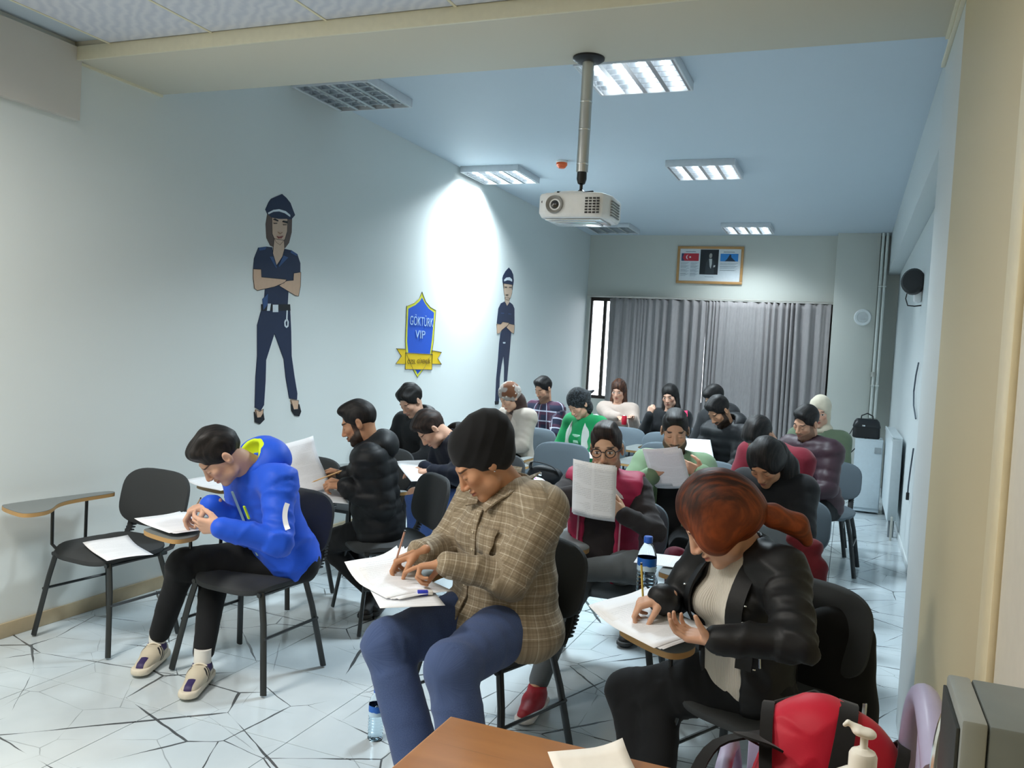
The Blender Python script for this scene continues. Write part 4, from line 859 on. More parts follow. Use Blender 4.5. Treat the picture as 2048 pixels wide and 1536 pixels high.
def hand_field(F, w, d, n, t, s, curl, spread=1.0, thumb=(.8, .5), idx=None):
    """w wrist, d towards the knuckles, n out of the palm, t towards the thumb; curl in degrees per joint"""
    d = nrm(d); n = nrm(np.asarray(n)-d*np.dot(n, d)); t = nrm(np.asarray(t)-d*np.dot(t, d)-n*np.dot(t, n))
    P = lambda a, b, c: w+s*(d*a+t*b+n*c)
    F.cap(P(-.03, 0, 0), P(.02, 0, 0), .026*s, .024*s, .012*s, False, t, 1.0, .78)
    kn = [(.088, .030), (.092, .0105), (.088, -.0095), (.080, -.028)]; LL = [(.043, .026, .021), (.048, .030, .022), (.044, .028, .021), (.034, .021, .019)]
    for i, ((a, b), L3) in enumerate(zip(kn, LL)):
        F.cap(P(.012, b*.55, 0), P(a, b, -.003), .0145*s, .0118*s, .011*s)
        c3 = curl if idx is None or i else idx; p = P(a, b, -.003); ang = 0; dd0 = nrm(d+t*b*1.6*spread)
        for j, (L, cu) in enumerate(zip(L3, c3)):
            ang += R(cu)*(1+.06*i); v = dd0*math.cos(ang)+n*math.sin(ang); q = p+v*L*s; r0 = (.0098, .0088, .0078)[j]*s*(.92 if i == 3 else 1)
            F.cap(p, q, r0, r0*.90, .002*s if j == 0 else .001*s); p = q
    p = P(.015, .022, .006); out, inn = thumb; v1 = nrm(d*.7+t*out+n*inn*.6); q = p+v1*.042*s; F.cap(p, q, .0165*s, .0125*s, .012*s)
    v2 = nrm(d*.95+t*out*.35+n*inn*.9); r_ = q+v2*.032*s; F.cap(q, r_, .0115*s, .0102*s, .003*s); v3 = nrm(d*.95+t*out*.0+n*inn*1.1); F.cap(r_, r_+v3*.025*s, .0102*s, .0078*s, .002*s)
def bones_attr(P, bones):
    best = np.full(len(P), 1e9); C = np.zeros((len(P), 3)); B = np.zeros(len(P), int)
    for i, (a, b, r, ref) in enumerate(bones):
        a, b = np.asarray(a), np.asarray(b); d = b-a; L = np.linalg.norm(d); u = d/L; t = np.clip((P-a)@u, -.03, L+.03); q = P-a-t[:, None]*u; dist = np.linalg.norm(q, axis=1)
        e1 = nrm(ref-u*np.dot(ref, u)); e2 = np.cross(u, e1); an = np.arctan2(q@e2, q@e1); w = (dist/r) < best
        best[w] = (dist/r)[w]; C[w, 0] = an[w]*r; C[w, 1] = t[w]; C[w, 2] = i*.7; B[w] = i
    return C, B
def bbox(pts, m): p = np.array(pts); return p.min(0)-m, p.max(0)+m
NL = {0: (.0095, .0033, .0037), 1: (.0145, .0054, .0072), 2: (.022, .0085, .010)}
def person(key, label, lod, head, hands, skin, top, pants, hair, fat=1.0, bust=0, inner=None, shoes='1A1A1C', extras=None, hs=.95, openf=None, sit=True, legs=True):
    p = {k: (np.array(v) if isinstance(v, tuple) else v) for k, v in POSE[key].items()}
    s = max(.92, min(1.0, p['s'])); a = R(p['a']); f = np.array([-math.sin(a), -math.cos(a), 0.]); L = np.array([math.cos(a), -math.sin(a), 0.])
    root = empty('person', (p['pel'][0], p['pel'][1], 0), 0, label, 'person'); O = np.array([p['pel'][0], p['pel'][1], 0.])
    for k in list(p):
        if isinstance(p[k], np.ndarray): p[k] = p[k]-O
    up = nrm(p['neck']-p['pel']); fwd = nrm(np.cross(L, up)*-1) if np.dot(np.cross(L, up), f) < 0 else nrm(np.cross(L, up))
    p.update(up=up, fwd=fwd, L=L, f=f); TF = np.array([L, fwd, up]); h, hf, hh = NL[lod]
    T = p['neck']-p['pel']; at_ = lambda q, x=0, y=0: p['pel']+T*q+L*x+fwd*y
    M3 = frame_head(*head[:3]); hc = p['head']
    hp = {}
    for k, sg in (('L', 1), ('R', -1)):
        w = p['wr'+k]; fo = nrm(w-p['el'+k]); hd = hands.get(k, {}); d = nrm(hd.get('d', fo+np.array([0, 0, -.2]))); n = nrm(hd.get('n', np.array([0, 0, -1.])+.01*f)); 
        tt = nrm(np.cross(d, n))*(-1 if k == 'L' else 1) if 't' not in hd else nrm(hd['t']); hp[k] = (w, d, n, tt, hd)
    allp = [p[k] for k in ('pel', 'neck', 'shL', 'shR', 'elL', 'elR', 'wrL', 'wrR', 'knL', 'knR', 'anL', 'anR')]
    # --- body: one continuous skin
    lo, hi = bbox(allp+[hc+[0, 0, .05]]+[w+d*.15 for w, d, *_ in hp.values()], .16)
    lo[2] = max(lo[2], .03); fine = [(hc-.145, hc+.145, hf)]+[(w+d*.07-.105, w+d*.07+.105, hh) for w, d, *_ in hp.values()]
    F = Field(lo, hi, h*1.7, fine); g = .86
    def torso(F, e, g=1.0, hem=0.0, sh=1.0, k=.05):
        w = fat
        F.ell(at_(.02), np.array([.165*w+e, .115*w+e, .115+e])*g*s, TF, k); F.ell(at_(.30, 0, .006), np.array([.150*w+e, .108*w+e, .15+e])*g*s, TF, k)
        F.ell(at_(.70, 0, -.004), np.array([.165*w**.6+e, .108*w**.6+e, .17+e])*g*s, TF, k)
        F.cap(p['shR']+up*.0, p['shL']+up*.0, (.058+e)*g*s, (.058+e)*g*s, .05*s); F.cap(at_(.97), at_(.8), .055*s+e*.8, .09*s, .04*s)
        if bust:
            for q in (-1, 1): F.ell(at_(.62, q*.072*s, .095*s), np.array([.062, .055, .06])*s*bust+e*.6, TF, .035)
    def arm(F, k, e, end=1.0, k_=.02, g=1.0):
        sh, el, w = p['sh'+k], p['el'+k], p['wr'+k]; ww = fat**.5
        F.cap(sh, el, (.054*ww+e)*g*s, (.043*ww+e)*g*s, k_*2); F.cap(el, el+(w-el)*end, (.042*ww+e)*g*s, (.028+e*.9)*g*s, k_)
    def leg(F, k, e, end=1.0, g=1.0, flare=0.):
        hp_, kn, an = p['hp'+k], p['kn'+k], p['an'+k]; ww = fat**.7
        F.cap(hp_, kn, (.086*ww+e)*g*s, (.060*ww+e)*g*s, .04); F.cap(kn, kn+(an-kn)*end, (.058*ww+e)*g*s, (.040+e+flare)*g*s, .03); F.ell(kn+(kn-hp_)*.01, np.array([.055*ww+e]*3)*g*s, None, .03)
    torso(F, 0, g)
    for k in 'LR':
        arm(F, k, 0, 1, .02, .9); w, d, n, tt, hd = hp[k]
        hand_field(F, w, d, n, tt, .97*s if not bust and not hd.get('small') else .9*s, hd.get('curl', (18, 26, 16)), hd.get('spread', 1), hd.get('thumb', (.8, .5)), hd.get('idx'))
        if legs: leg(F, k, 0, 1, g)
    female = head[3] if len(head) > 3 else False
    head_field(F, hc, M3, hs, at_(.97), .050 if female else .056, female=female)
    P, Q = F.mesh(); hcl = ((P-hc)@M3.T)/hs
    qmesh('body', P, Q, skin, root, {'hc': hcl})
    bones = [(p['pel'], p['neck'], .15, fwd)]+[(p['sh'+k], p['el'+k], .05, f) for k in 'LR']+[(p['el'+k], p['wr'+k], .04, f) for k in 'LR']
    def garment(nm, F, mat, fold=.006, bones_=None, puff=0, it=1, lab=None, seed=3, freq=1.0):
        P, Q = F.mesh(); C, B = bones_attr(P, bones_ or bones); N = vnormals(P, Q)
        q1 = np.stack([C[:, 0]*13, C[:, 1]*34*freq, C[:, 2]*5], 1)+.9*np.stack([wob(P, 14, seed+5)]*3, 1); q2 = np.stack([C[:, 0]*24, C[:, 1]*58*freq, C[:, 2]*5], 1)+.8*np.stack([wob(P, 20, seed+7)]*3, 1)
        rd = (1-np.abs(wob(q1, 1., seed)))**4+.5*(1-np.abs(wob(q2, 1., seed+2)))**4-.45; near = np.zeros(len(P))
        for j in ([p['elL'], p['elR'], at_(.25), p['knL'], p['knR'], p['hpL'], p['hpR'], p['shL'], p['shR']]): near = np.maximum(near, np.exp(-(np.linalg.norm(P-j, axis=1)/.12)**2))
        dsp = fold*(.35+1.0*near)*rd+fold*.4*wob(P, 22, seed+1)
        if puff:
            per = .075; c_ = np.abs(np.sin(np.pi*C[:, 1]/per+.25*wob(P, 10, 5))); dsp += puff*(c_**.5-.75)+.002*wob(P, 60, 9)
        P2 = P+N*dsp[:, None]
        if nm != 'trousers': ctx['gP'] = P2[B == 0]
        return qmesh(nm, P2, Q, mat, root, {'bc': C, 'hc': ((P-hc)@M3.T)/hs}, label=lab, smooth_it=it)
    ctx = {}
    def front(q, x, off=.003):                      # point of the garment's front at height q along the trunk, x to the person's left
        o = at_(q, x); d_ = ctx['gP']-o; w_ = (np.abs(d_@L) < .016) & (np.abs(d_@up) < .016) & (d_@fwd > 0)
        return o+fwd*((d_@fwd)[w_].max()+off if w_.any() else .13)
    # --- trousers and shoes
    if legs:
        lo, hi = bbox([p['pel']]+[p[q+k] for q in ('kn', 'an', 'hp') for k in 'LR'], .17); lo[2] = max(lo[2], .02)
        F = Field(lo, hi, h*1.1)
        F.ell(at_(.04), np.array([.168*fat, .120*fat, .11])*s*pants.get('hipf', 1), TF, .03)
        for k in 'LR': leg(F, k, .010, pants.get('end', .93), 1.0, pants.get('flare', 0))
        if pants.get('cross'): pass
        F.cut((0, 0, .0)+at_(.42), up)
        for q in (-.5, .5): F.slab(p['pel']-f*.06+L*q*.2+[0, 0, -.17], np.array([L, f, [0, 0, 1.]]), .16, .16, .092, .004, True)
        lb = [(p['hp'+k], p['kn'+k], .08, np.array([0, 0, 1.])) for k in 'LR']+[(p['kn'+k], p['an'+k], .06, f) for k in 'LR']
        garment('trousers', F, pants['m'], pants.get('fold', .006), lb, seed=11)
        sm_ = flat('shoe '+shoes, shoes, .5) if isinstance(shoes, str) else None
        if sm_ and lod < 2:
            for k in 'LR':
                an = p['an'+k]; fd = nrm(p.get('toe'+k, f)); sd = np.cross(fd, [0, 0, 1.]); base = np.array([an[0], an[1], max(.0, an[2]-.09)])
                F = Field(*bbox([base-fd*.09, base+fd*.23+[0, 0, .12]], .05), .007)
                F.cap(base-fd*.035+[0, 0, .040], base+fd*.05+[0, 0, .045], .038, .038, .02, False, sd, .95, 1); F.cap(base+fd*.05+[0, 0, .04], base+fd*.165+[0, 0, .026], .036, .026, .03, False, sd, 1.3, 1); F.cap(an+[0, 0, .0], base-fd*.0+[0, 0, .05], .040, .040, .02); F.cut(base+[0, 0, .008], (0, 0, -1)); F.cut(base+[0, 0, .092 if not pants.get('sneaker') else .082], (0, 0, 1))
                P, Q = F.mesh(); lc = np.stack([(P-base)@sd, (P-base)@fd, P[:, 2]-base[2]], 1)
                sh_ = qmesh('shoe', P, Q, pants.get('sneaker') or sm_, root, {'bc': lc}, smooth_it=1)
                if pants.get('sneaker'):
                    MB().tube([an+[0, 0, .05], an, base+fd*.0+[0, 0, .06]], .036, 16).build('sock', flat('sock', 'E2E0DA', .9), root)
                    for q_ in range(5): MB().tube([base+fd*(.035+.022*q_)+sd*(w_*.030)+[0, 0, .088-.010*q_-.010*w_*w_] for w_ in (-1, -.5, 0, .5, 1)], .0042, 6).build('lace', flat('lace', 'DAD3C2', .9), sh_)
                F = Field(*bbox([base-fd*.09, base+fd*.23+[0, 0, .03]], .05), .007)
                F.cap(base-fd*.040+[0, 0, .016], base+fd*.170+[0, 0, .014], .044, .040, .0, False, sd, 1.04, 1); F.cut(base+[0, 0, pants.get('solez', .022)], (0, 0, 1)); F.cut(base+[0, 0, .001], (0, 0, -1)); P, Q = F.mesh(); qmesh('sole', P, Q, flat('sole '+pants.get('sole', '2A2A2A'), pants.get('sole', '2A2A2A'), .6), sh_)
    ctx.update(p=p, front=front, s=s, at=at_, torso=torso, arm=arm, leg=leg, TF=TF, M3=M3, hc=hc, hs=hs, garment=garment, root=root, bones=bones, h=h, bbox=bbox, up=up, fwd=fwd, L=L, f=f, lod=lod, hp=hp, O=O)
    # --- upper garments
    def upper(nm, e, mat, fold=.006, puff=0, end=.97, hem=.0, sleeves=True, openw=0, lab=None, neckcut=.97, fr=1.0, low=.0):
        lo, hi = bbox([p[k] for k in ('pel', 'neck', 'shL', 'shR', 'elL', 'elR', 'wrL', 'wrR')], .19); F = Field(lo, hi, h*.95)
        torso(F, e+.004)
        if openw: F.ell(at_(.45, 0, .16*s), np.array([openw, .14, .52])*s, TF, .01, True)
        if low: F.ell(at_(-.04-low*.3, 0, .01), np.array([(.185+low*.2)*fat+e, (.135+low*.2)*fat+e, .11+low])*s, TF, .04)
        if sleeves:
            for k in 'LR': arm(F, k, e+.004, end)
        else:
            for k in 'LR': F.ell(p['sh'+k], np.array([.07+e]*3)*s, None, .03)
        F.ell(at_(1.06, 0, .015), np.array([.066, .066, .05])*s, TF, .01, True)
        F.cut(at_(-.16-hem), -up)
        if not low: F.cut((0, 0, .436), (0, 0, -1))
        if not sleeves:
            for k, sg in (('L', 1), ('R', -1)): F.cut(p['sh'+k]+L*sg*.035, L*sg)
        return garment(nm, F, mat, fold, None, puff, 1, lab, 3, fr)
    ctx['upper'] = upper
    if inner: upper('undershirt', inner.get('e', .002), inner['m'], inner.get('fold', .004), 0, inner.get('end', .97), sleeves=inner.get('sl', True), hem=-.04)
    upper(top.get('n', 'jacket'), top.get('e', .014), top['m'], top.get('fold', .006), top.get('puff', 0), top.get('end', .97), top.get('hem', 0), top.get('sleeves', True), top.get('open', 0), None, fr=top.get('fr', 1.0), low=top.get('low', 0))
    for k in 'LR':                                  # cuffs
        if top.get('cuff', True) and top.get('sleeves', True) and lod < 2:
            w = p['wr'+k]; d = nrm(w-p['el'+k]); c0 = p['el'+k]+(w-p['el'+k])*top.get('end', .97); r = (.029+top.get('e', .014)*.95)*s
            MB().tube([c0-d*.03, c0-d*.006, c0+d*.006, c0+d*.007], [r, r*1.04, r*1.0, r*.75], 18, cap=False).build('cuff', top['m'] if not top.get('cuffm') else top['cuffm'], root)
    # --- hair
    H = lambda x, y, z: hc+hs*(M3[0]*x+M3[1]*y+M3[2]*z); hs_ = hair.get('style', 'short')
    ctx['H'] = H
    if hs_ != 'none':
        lo, hi = bbox([hc], .24 if hs_ == 'short' else .42); hh_ = {0: .0050, 1: .0080, 2: .012}[lod]
        F = Field(lo, hi, hh_); th = hair.get('th', .012)
        F.ell(H(0, -.016, .036+th*.55), hs*np.array([.0755+th*(.35 if hs_ == 'short' else .8), .0945+th*.8, .085+th*1.1]), M3, 0)
        if hs_ == 'short':
            q = hair.get('quiff', 0)
            if q: F.ell(H(0, .055, .098), hs*np.array([.055, .040, .022+q]), M3, .02); F.ell(H(0, .0, .11), hs*np.array([.055, .06, .022+q*.7]), M3, .02)
            F.ell(H(0, .120, hair.get('line', -.012)), hs*np.array([.080, .080, .095]), M3, .006, True)
            for sg in (-1, 1): F.ell(H(sg*.095, .035, -.055), hs*np.array([.045, .055, .070]), M3, .006, True)
            F.cut(H(0, 0, -.052), -M3[2]+M3[1]*.1)
        for e in hair.get('add', []): 
            if e[0] == 'e': F.ell(H(*e[1]), hs*np.array(e[2]), M3, e[3])
            else: F.cap(H(*e[1]), H(*e[2]), hs*e[3], hs*e[4], e[5])
        for e in hair.get('sub', []): F.ell(H(*e[0]), hs*np.array(e[1]), M3, e[2], True)
        P, Q = F.mesh(); N = vnormals(P, Q); hcl = ((P-hc)@M3.T)/hs
        fz = hair.get('fuzz', .003); st = np.sin(hcl[:, 0]*150+5*wob(hcl, 14, 2)+hcl[:, 2]*20); dsp = fz*(.7*st*(.5+.5*wob(hcl, 40, 4))+.8*wob(hcl, 70, 8))
        qmesh(hair.get('n', 'hair'), P+N*dsp[:, None], Q, hair['m'], root, {'hc': hcl, 'bc': hcl}, smooth_it=1)
    if extras: extras(ctx)
    return ctx
def with_bc(o):                                    # cloth patches carry the weave coordinates too
    n = len(o.data.vertices); c = np.zeros(n*3, np.float32); o.data.vertices.foreach_get('co', c); c = c.reshape(-1, 3)[:, [0, 2, 1]].copy()
    o.data.attributes.new('bc', 'FLOAT_VECTOR', 'POINT').data.foreach_set('vector', c.ravel()); return o
def strap(name, pts, w, th, mat, parent, nrm_=(0, 0, 1), n=None):
    """flat band along pts"""
    if not isinstance(nrm_[0], (tuple, list, Vector, np.ndarray)): pts = soften(pts, 4)
    P = [Vector(q) for q in pts]; rings = []
    for i, q in enumerate(P):
        t = (P[min(i+1, len(P)-1)]-P[max(i-1, 0)]).normalized(); nn = Vector(nrm_[i] if isinstance(nrm_[0], (tuple, list, Vector, np.ndarray)) else nrm_); b = t.cross(nn).normalized(); nn = b.cross(t).normalized()
        rings.append([q+b*w/2+nn*th/2, q-b*w/2+nn*th/2, q-b*w/2-nn*th/2, q+b*w/2-nn*th/2])
    o = MB().loft(rings).build(name, mat, parent)
    return with_bc(o)
def ringtube(name, c, ax1, ax2, r1, r2, rad, mat, parent, a0=0, a1=360, n=28, bump=0):
    pts = [np.asarray(c)+np.asarray(ax1)*r1*math.cos(R(a0+(a1-a0)*i/n))+np.asarray(ax2)*r2*math.sin(R(a0+(a1-a0)*i/n)) for i in range(n+1)]
    full = abs(a1-a0) >= 360
    return MB().tube(pts[:-1] if full else pts, rad, 10, closed=full).build(name, mat, parent)
# ---------------------------------------------------------------- shared cloth and skin
sk_a = mat_skin('skin fair man', 'C99A7E', 'A8655A', '2A201C', .55)
sk_b = mat_skin('skin tan man', 'B98A6B', '8F5548', '17120F', .95, '17120F', brow_w=.006)
sk_c = mat_skin('skin pale man', 'D2A68E', 'B06C62', '33261F')
sk_f = mat_skin('skin woman', 'C08D6B', 'A45B50', '3B2A20')
sk_g = mat_skin('skin young woman', 'D0A388', 'B5655B', '4A3226', brow_w=.0036)
sk_gl = mat_skin('skin man with glasses', 'CBA083', '9C5B4F', '2A1E18', .5, '3A2A22', 'open', .006)
sk_gr = mat_skin('skin man with moustache', 'C6987C', 'A05F54', '120E0C', .8, '15110F', brow_w=.0065)
sk_o = mat_skin('skin far woman', 'CFA38C', 'B05A55', '2F221C', eyes='open')
h_blk = mat_hair('black hair', '0C0B0C', '26211F'); h_brn = mat_hair('dark brown hair', '1C1412', '3E2E27'); h_red = mat_hair('auburn hair', '2A1610', '8A4320', .42, .7, True)
h_dk = mat_hair('dark hair', '100E0F', '2B2625', .4); h_lb = mat_hair('long brown hair', '2A1A14', '6B4431', .45)
c_blk = mat_cloth('black cloth', '191B1E'); c_pant = mat_cloth('black trousers', '15171A', sheen=.05); c_blue = mat_cloth('blue softshell', '1E56D6', rough=.55); c_jean = mat_cloth('blue denim', '32446F', 'denim')
c_jean2 = mat_cloth('bright denim', '33569B', 'denim'); c_puf = NT('black nylon', sc('17191C'), .55, 0, .25).m
PEN = {'curl': (48, 52, 30), 'idx': (40, 42, 18), 'thumb': (.55, .9)}
def hood(c, mat, lining=None, open_=.05, size=1.0):
    at_, L, fwd, up, s = c['at'], c['L'], c['fwd'], c['up'], c['s']
    F = Field(*c['bbox']([c['p']['neck']], .26), .008 if c['lod'] < 2 else .014)
    n = c['p']['neck']
    F.ell(n-fwd*.075*s+up*.015, np.array([.135, .085, .085])*s*size, c['TF'], 0); F.ell(n-fwd*.02+up*.02, np.array([.120, .10, .055])*s*size, c['TF'], .03)
    F.ell(n+fwd*.035+up*.055, np.array([.085, .115, .105])*s, c['TF'], .012, True)
    return c['garment']('hood', F, mat, .007, None, 0, 1, None, 21, 1.0)
def V3(*a): return np.array(a, float)
# 1 --- man in the blue hooded jacket
def ex_blue(c):
    at_, L, fwd, up, s, p = c['at'], c['L'], c['fwd'], c['up'], c['s'], c['p']; n = p['neck']
    hood(c, c_blue, size=1.12)
    F = Field(*c['bbox']([n], .24), .007); F.ell(n-fwd*.055*s+up*.030, V3(.122, .080, .080)*s, c['TF'], 0); F.ell(n+fwd*.045+up*.065, V3(.078, .112, .100)*s, c['TF'], .012, True); F.cut(n-fwd*.0+up*.01, -up)
    c['garment']('hood_lining', F, flat('neon lining', 'D3EE1E', .6), .004, None, 0, 1)
    pts = [c['front'](.90-.085*k, 0) for k in range(9)]
    strap('zip', pts, .012, .006, flat('zip teal', 'A9C9CF', .4), c['root'], tuple(fwd))
    for dx, q in ((.055, .72), (-.05, .66)): strap('zip_pull', [c['front'](q+.05, dx), c['front'](q, dx), c['front'](q-.08, dx)], .012, .006, flat('neon lining', 'D3EE1E', .6), c['root'], tuple(fwd))
    sh, el = p['shL'], p['elL']; d = nrm(el-sh); o = nrm(L-d*np.dot(L, d)); o2 = nrm(o*.75+fwd*.5)
    pts = [sh+d*(.10+.02*k)*s+o2*(.080-.0012*k)*s+np.cross(d, o2)*(.03-.008*k+.0014*k*k)*s*-1 for k in range(7)]
    strap('reflective_stripe', pts, .020, .004, NT('reflective', (.9, .92, .95), .2, .3).m, c['root'], tuple(o2))
    strap('collar', [at_(.93, .06*math.sin(t_), -.01+.075*math.cos(t_)) for t_ in np.linspace(-1.9, 1.9, 9)], .05, .008, c_blue, c['root'], tuple(-up))
POSE['blue'].update(toeL=(-.50, -.80, 0), toeR=(-.72, -.62, 0))
m_snk = NT('sneaker', sc('C9C0AB'), .6); vec, x, y, z = m_snk.attr('bc'); _ax = m_snk.M('ABSOLUTE', x)
_st = m_snk.M('LESS_THAN', m_snk.M('FRACT', m_snk.M('DIVIDE', m_snk.M('ADD', y, m_snk.M('MULTIPLY', z, .6)), .017)), .5)
_st = m_snk.M('MULTIPLY', _st, m_snk.M('MULTIPLY', m_snk.M('GREATER_THAN', _ax, .026), m_snk.M('MULTIPLY', m_snk.M('GREATER_THAN', y, .035), m_snk.M('LESS_THAN', y, .075))))
_pu = m_snk.M('MULTIPLY', m_snk.M('LESS_THAN', y, .038), m_snk.M('MULTIPLY', m_snk.M('GREATER_THAN', y, -.012), m_snk.M('GREATER_THAN', z, .055))); _to = m_snk.M('MULTIPLY', m_snk.M('LESS_THAN', _ax, .016), m_snk.M('GREATER_THAN', y, .130))
_c = m_snk.mix(m_snk.M('MAXIMUM', _pu, _to), sc('C9C0AB'), sc('34285A')); _c = m_snk.mix(_st, _c, sc('1E1C20')); m_snk.col(_c); m_snk = m_snk.m
person('blue', 'young man in a bright blue hooded jacket with neon lining, writing at the front left', 0, (38, 50, -6), {'R': dict(d=(-.75, -.45, -.35), n=(.2, .25, -1), curl=PEN['curl'], idx=PEN['idx'], thumb=PEN['thumb']), 'L': dict(d=(-.95, -.15, .0), n=(.15, .9, .35), curl=(25, 30, 20), thumb=(.6, .5))},
       sk_c, dict(m=c_blue, e=.016, fold=.013, hem=.10), dict(m=c_pant, hipf=.86, end=.90, fold=.006, sole='D8D0BE', sneaker=m_snk, solez=.030), dict(m=h_dk, quiff=.012, fuzz=.005, th=.012, line=-.024), extras=ex_blue, shoes='CFC6B2')
# 2 --- man in the black puffer
def ex_puf(c):
    hood(c, c_puf, size=1.15); p = c['p']
    w, e = p['wrL'], p['elL']; d = nrm(w-e); ringtube('wristwatch', w-d*.012, nrm(np.cross(d, [0, 0, 1])), nrm(np.cross(d, np.cross(d, [0, 0, 1]))), .034, .031, .007, m_blk, c['root'])
POSE['puffer'].update(toeL=(-.8, -.55, 0), toeR=(-.8, -.4, 0))
person('puffer', 'bearded man in a black puffer jacket seated in profile and holding a page', 0, (68, 24), {'L': dict(d=(-.8, -.35, .1), n=(.1, .5, -.6), curl=(45, 50, 25), thumb=(.6, .7)), 'R': dict(d=(-.9, -.2, .05), n=(.0, -.6, -.6), curl=(35, 45, 25))},
       sk_b, dict(m=c_puf, e=.032, fold=.006, puff=.010, hem=.0, end=.94), dict(m=c_pant, fold=.006), dict(m=h_blk, quiff=.008, fuzz=.002, th=.006), extras=ex_puf, shoes='141414')
# 3 --- brown-haired man
person('brown', 'brown-haired man in a dark navy coat and blue jeans bowing deeply over his page', 1, (50, 52), {'L': dict(d=(-.9, -.3, -.1), n=(0, .2, -1)), 'R': dict(d=(-.9, -.3, -.2), n=(0, 0, -1))},
       sk_c, dict(m=mat_cloth('navy coat', '141A2B'), e=.024, fold=.008), dict(m=c_jean2), dict(m=h_brn, quiff=.012, th=.016, fuzz=.005), extras=lambda c: hood(c, c_blk, size=.9))
# 4 --- man by the wall
person('wall', 'man with tousled black hair and a black jacket sitting nearest the mural wall', 1, (20, 38), {}, sk_c, dict(m=c_blk, e=.026), dict(m=c_pant), dict(m=h_blk, quiff=.016, th=.018, fuzz=.007), extras=lambda c: hood(c, c_puf, size=1.0))
# 5 --- woman in the checked shirt
def ex_chk(c):
    at_, L, fwd, up, s, p, H, M3, hs = c['at'], c['L'], c['fwd'], c['up'], c['s'], c['p'], c['H'], c['M3'], c['hs']
    F = Field(*c['bbox']([c['hc']], .26), .0055)
    F.ell(H(0, -.026, .056), V3(.088, .112, .100)*hs, M3, 0); F.ell(H(0, -.088, .066), V3(.086, .080, .086)*hs, M3, .04); F.ell(H(0, -.060, -.02), V3(.074, .062, .055)*hs, M3, .04)
    for sg in (-1, 1): F.ell(H(sg*.066, -.015, .012), V3(.026, .048, .040)*hs, M3, .02)
    F.ell(H(0, .150, -.040), V3(.092, .105, .112)*hs, M3, .006, True)
    P, Q = F.mesh(); N = vnormals(P, Q); hcl = ((P-c['hc'])@M3.T)/hs; fo = .003*np.abs(np.sin(hcl[:, 2]*60+hcl[:, 1]*45+1.5*wob(hcl, 12, 3)))
    qmesh('headscarf', P-N*fo[:, None], Q, mat_cloth('black jersey', '131315'), c['root'], {'bc': hcl}, smooth_it=1)
    for sg in (-1, 1): 
        strap('shirt_collar', [at_(1.10, sg*.040, -.065), at_(1.10, sg*.082, -.01), at_(1.03, sg*.088, .060), at_(.93, sg*.060, .125), at_(.86, sg*.040, .150)], .052, .006, c_chk, c['root'], tuple(nrm(fwd*.6+up*.8)))
    strap('button_placket', [c['front'](.84-.09*k, 0) for k in range(10)], .030, .005, c_chk, c['root'], tuple(fwd))
    for k in range(6): 
        o = MB().lathe([(0, 0), (.005, 0), (.005, .002), (0, .003)], 10).build('button', flat('button', 'C8BBA0', .4), c['root']); o.location = c['front'](.80-.13*k, 0, .006); o.rotation_mode = 'QUATERNION'; o.rotation_quaternion = Vector(fwd).to_track_quat('Z', 'Y')
    pk = [[c['front'](.74-.05*j, .045+.022*i, .004) for i in range(5)] for j in range(5)]; vs = [q for r_ in pk for q in r_]; o = MB().add(vs, [(5*j+i, 5*j+i+1, 5*j+i+6, 5*j+i+5) for j in range(4) for i in range(4)]).build('chest_pocket', c_chk, c['root'], angle=0); with_bc(o); md = o.modifiers.new('t', 'SOLIDIFY'); md.thickness = .003
    MB().lathe([(0, 0), (.0035, .001), (.004, .003), (0, .006)], 10).build('earring', NT('earring', (.8, .8, .8), .2, 1).m, c['root']).location = H(.083, -.006, -.036)
c_chk = mat_cloth('checked shirt', '9B8D77', 'check', 'CFC6B4', '6E604C')
POSE['checked'].update(toeL=(-.3, -.9, 0), toeR=(-.4, -.85, 0))
person('checked', 'woman in a tan checked shirt and black head wrap writing in the front row', 0, (53, 40, 2, True), {'R': dict(d=(-.80, -.28, -.42), n=(.30, .1, -1), curl=PEN['curl'], idx=PEN['idx'], thumb=PEN['thumb']), 'L': dict(d=(-.90, -.15, -.22), n=(-.1, -.15, -1), curl=(58, 60, 30), idx=(8, 8, 5), thumb=(.5, .9))},
       sk_f, dict(n='shirt', m=c_chk, e=.018, fold=.016, hem=.03, end=.90, low=.03), dict(m=c_jean, fold=.007, flare=.03, end=1.0), dict(style='none'), fat=1.42, bust=1.15, extras=ex_chk, hs=1.03)
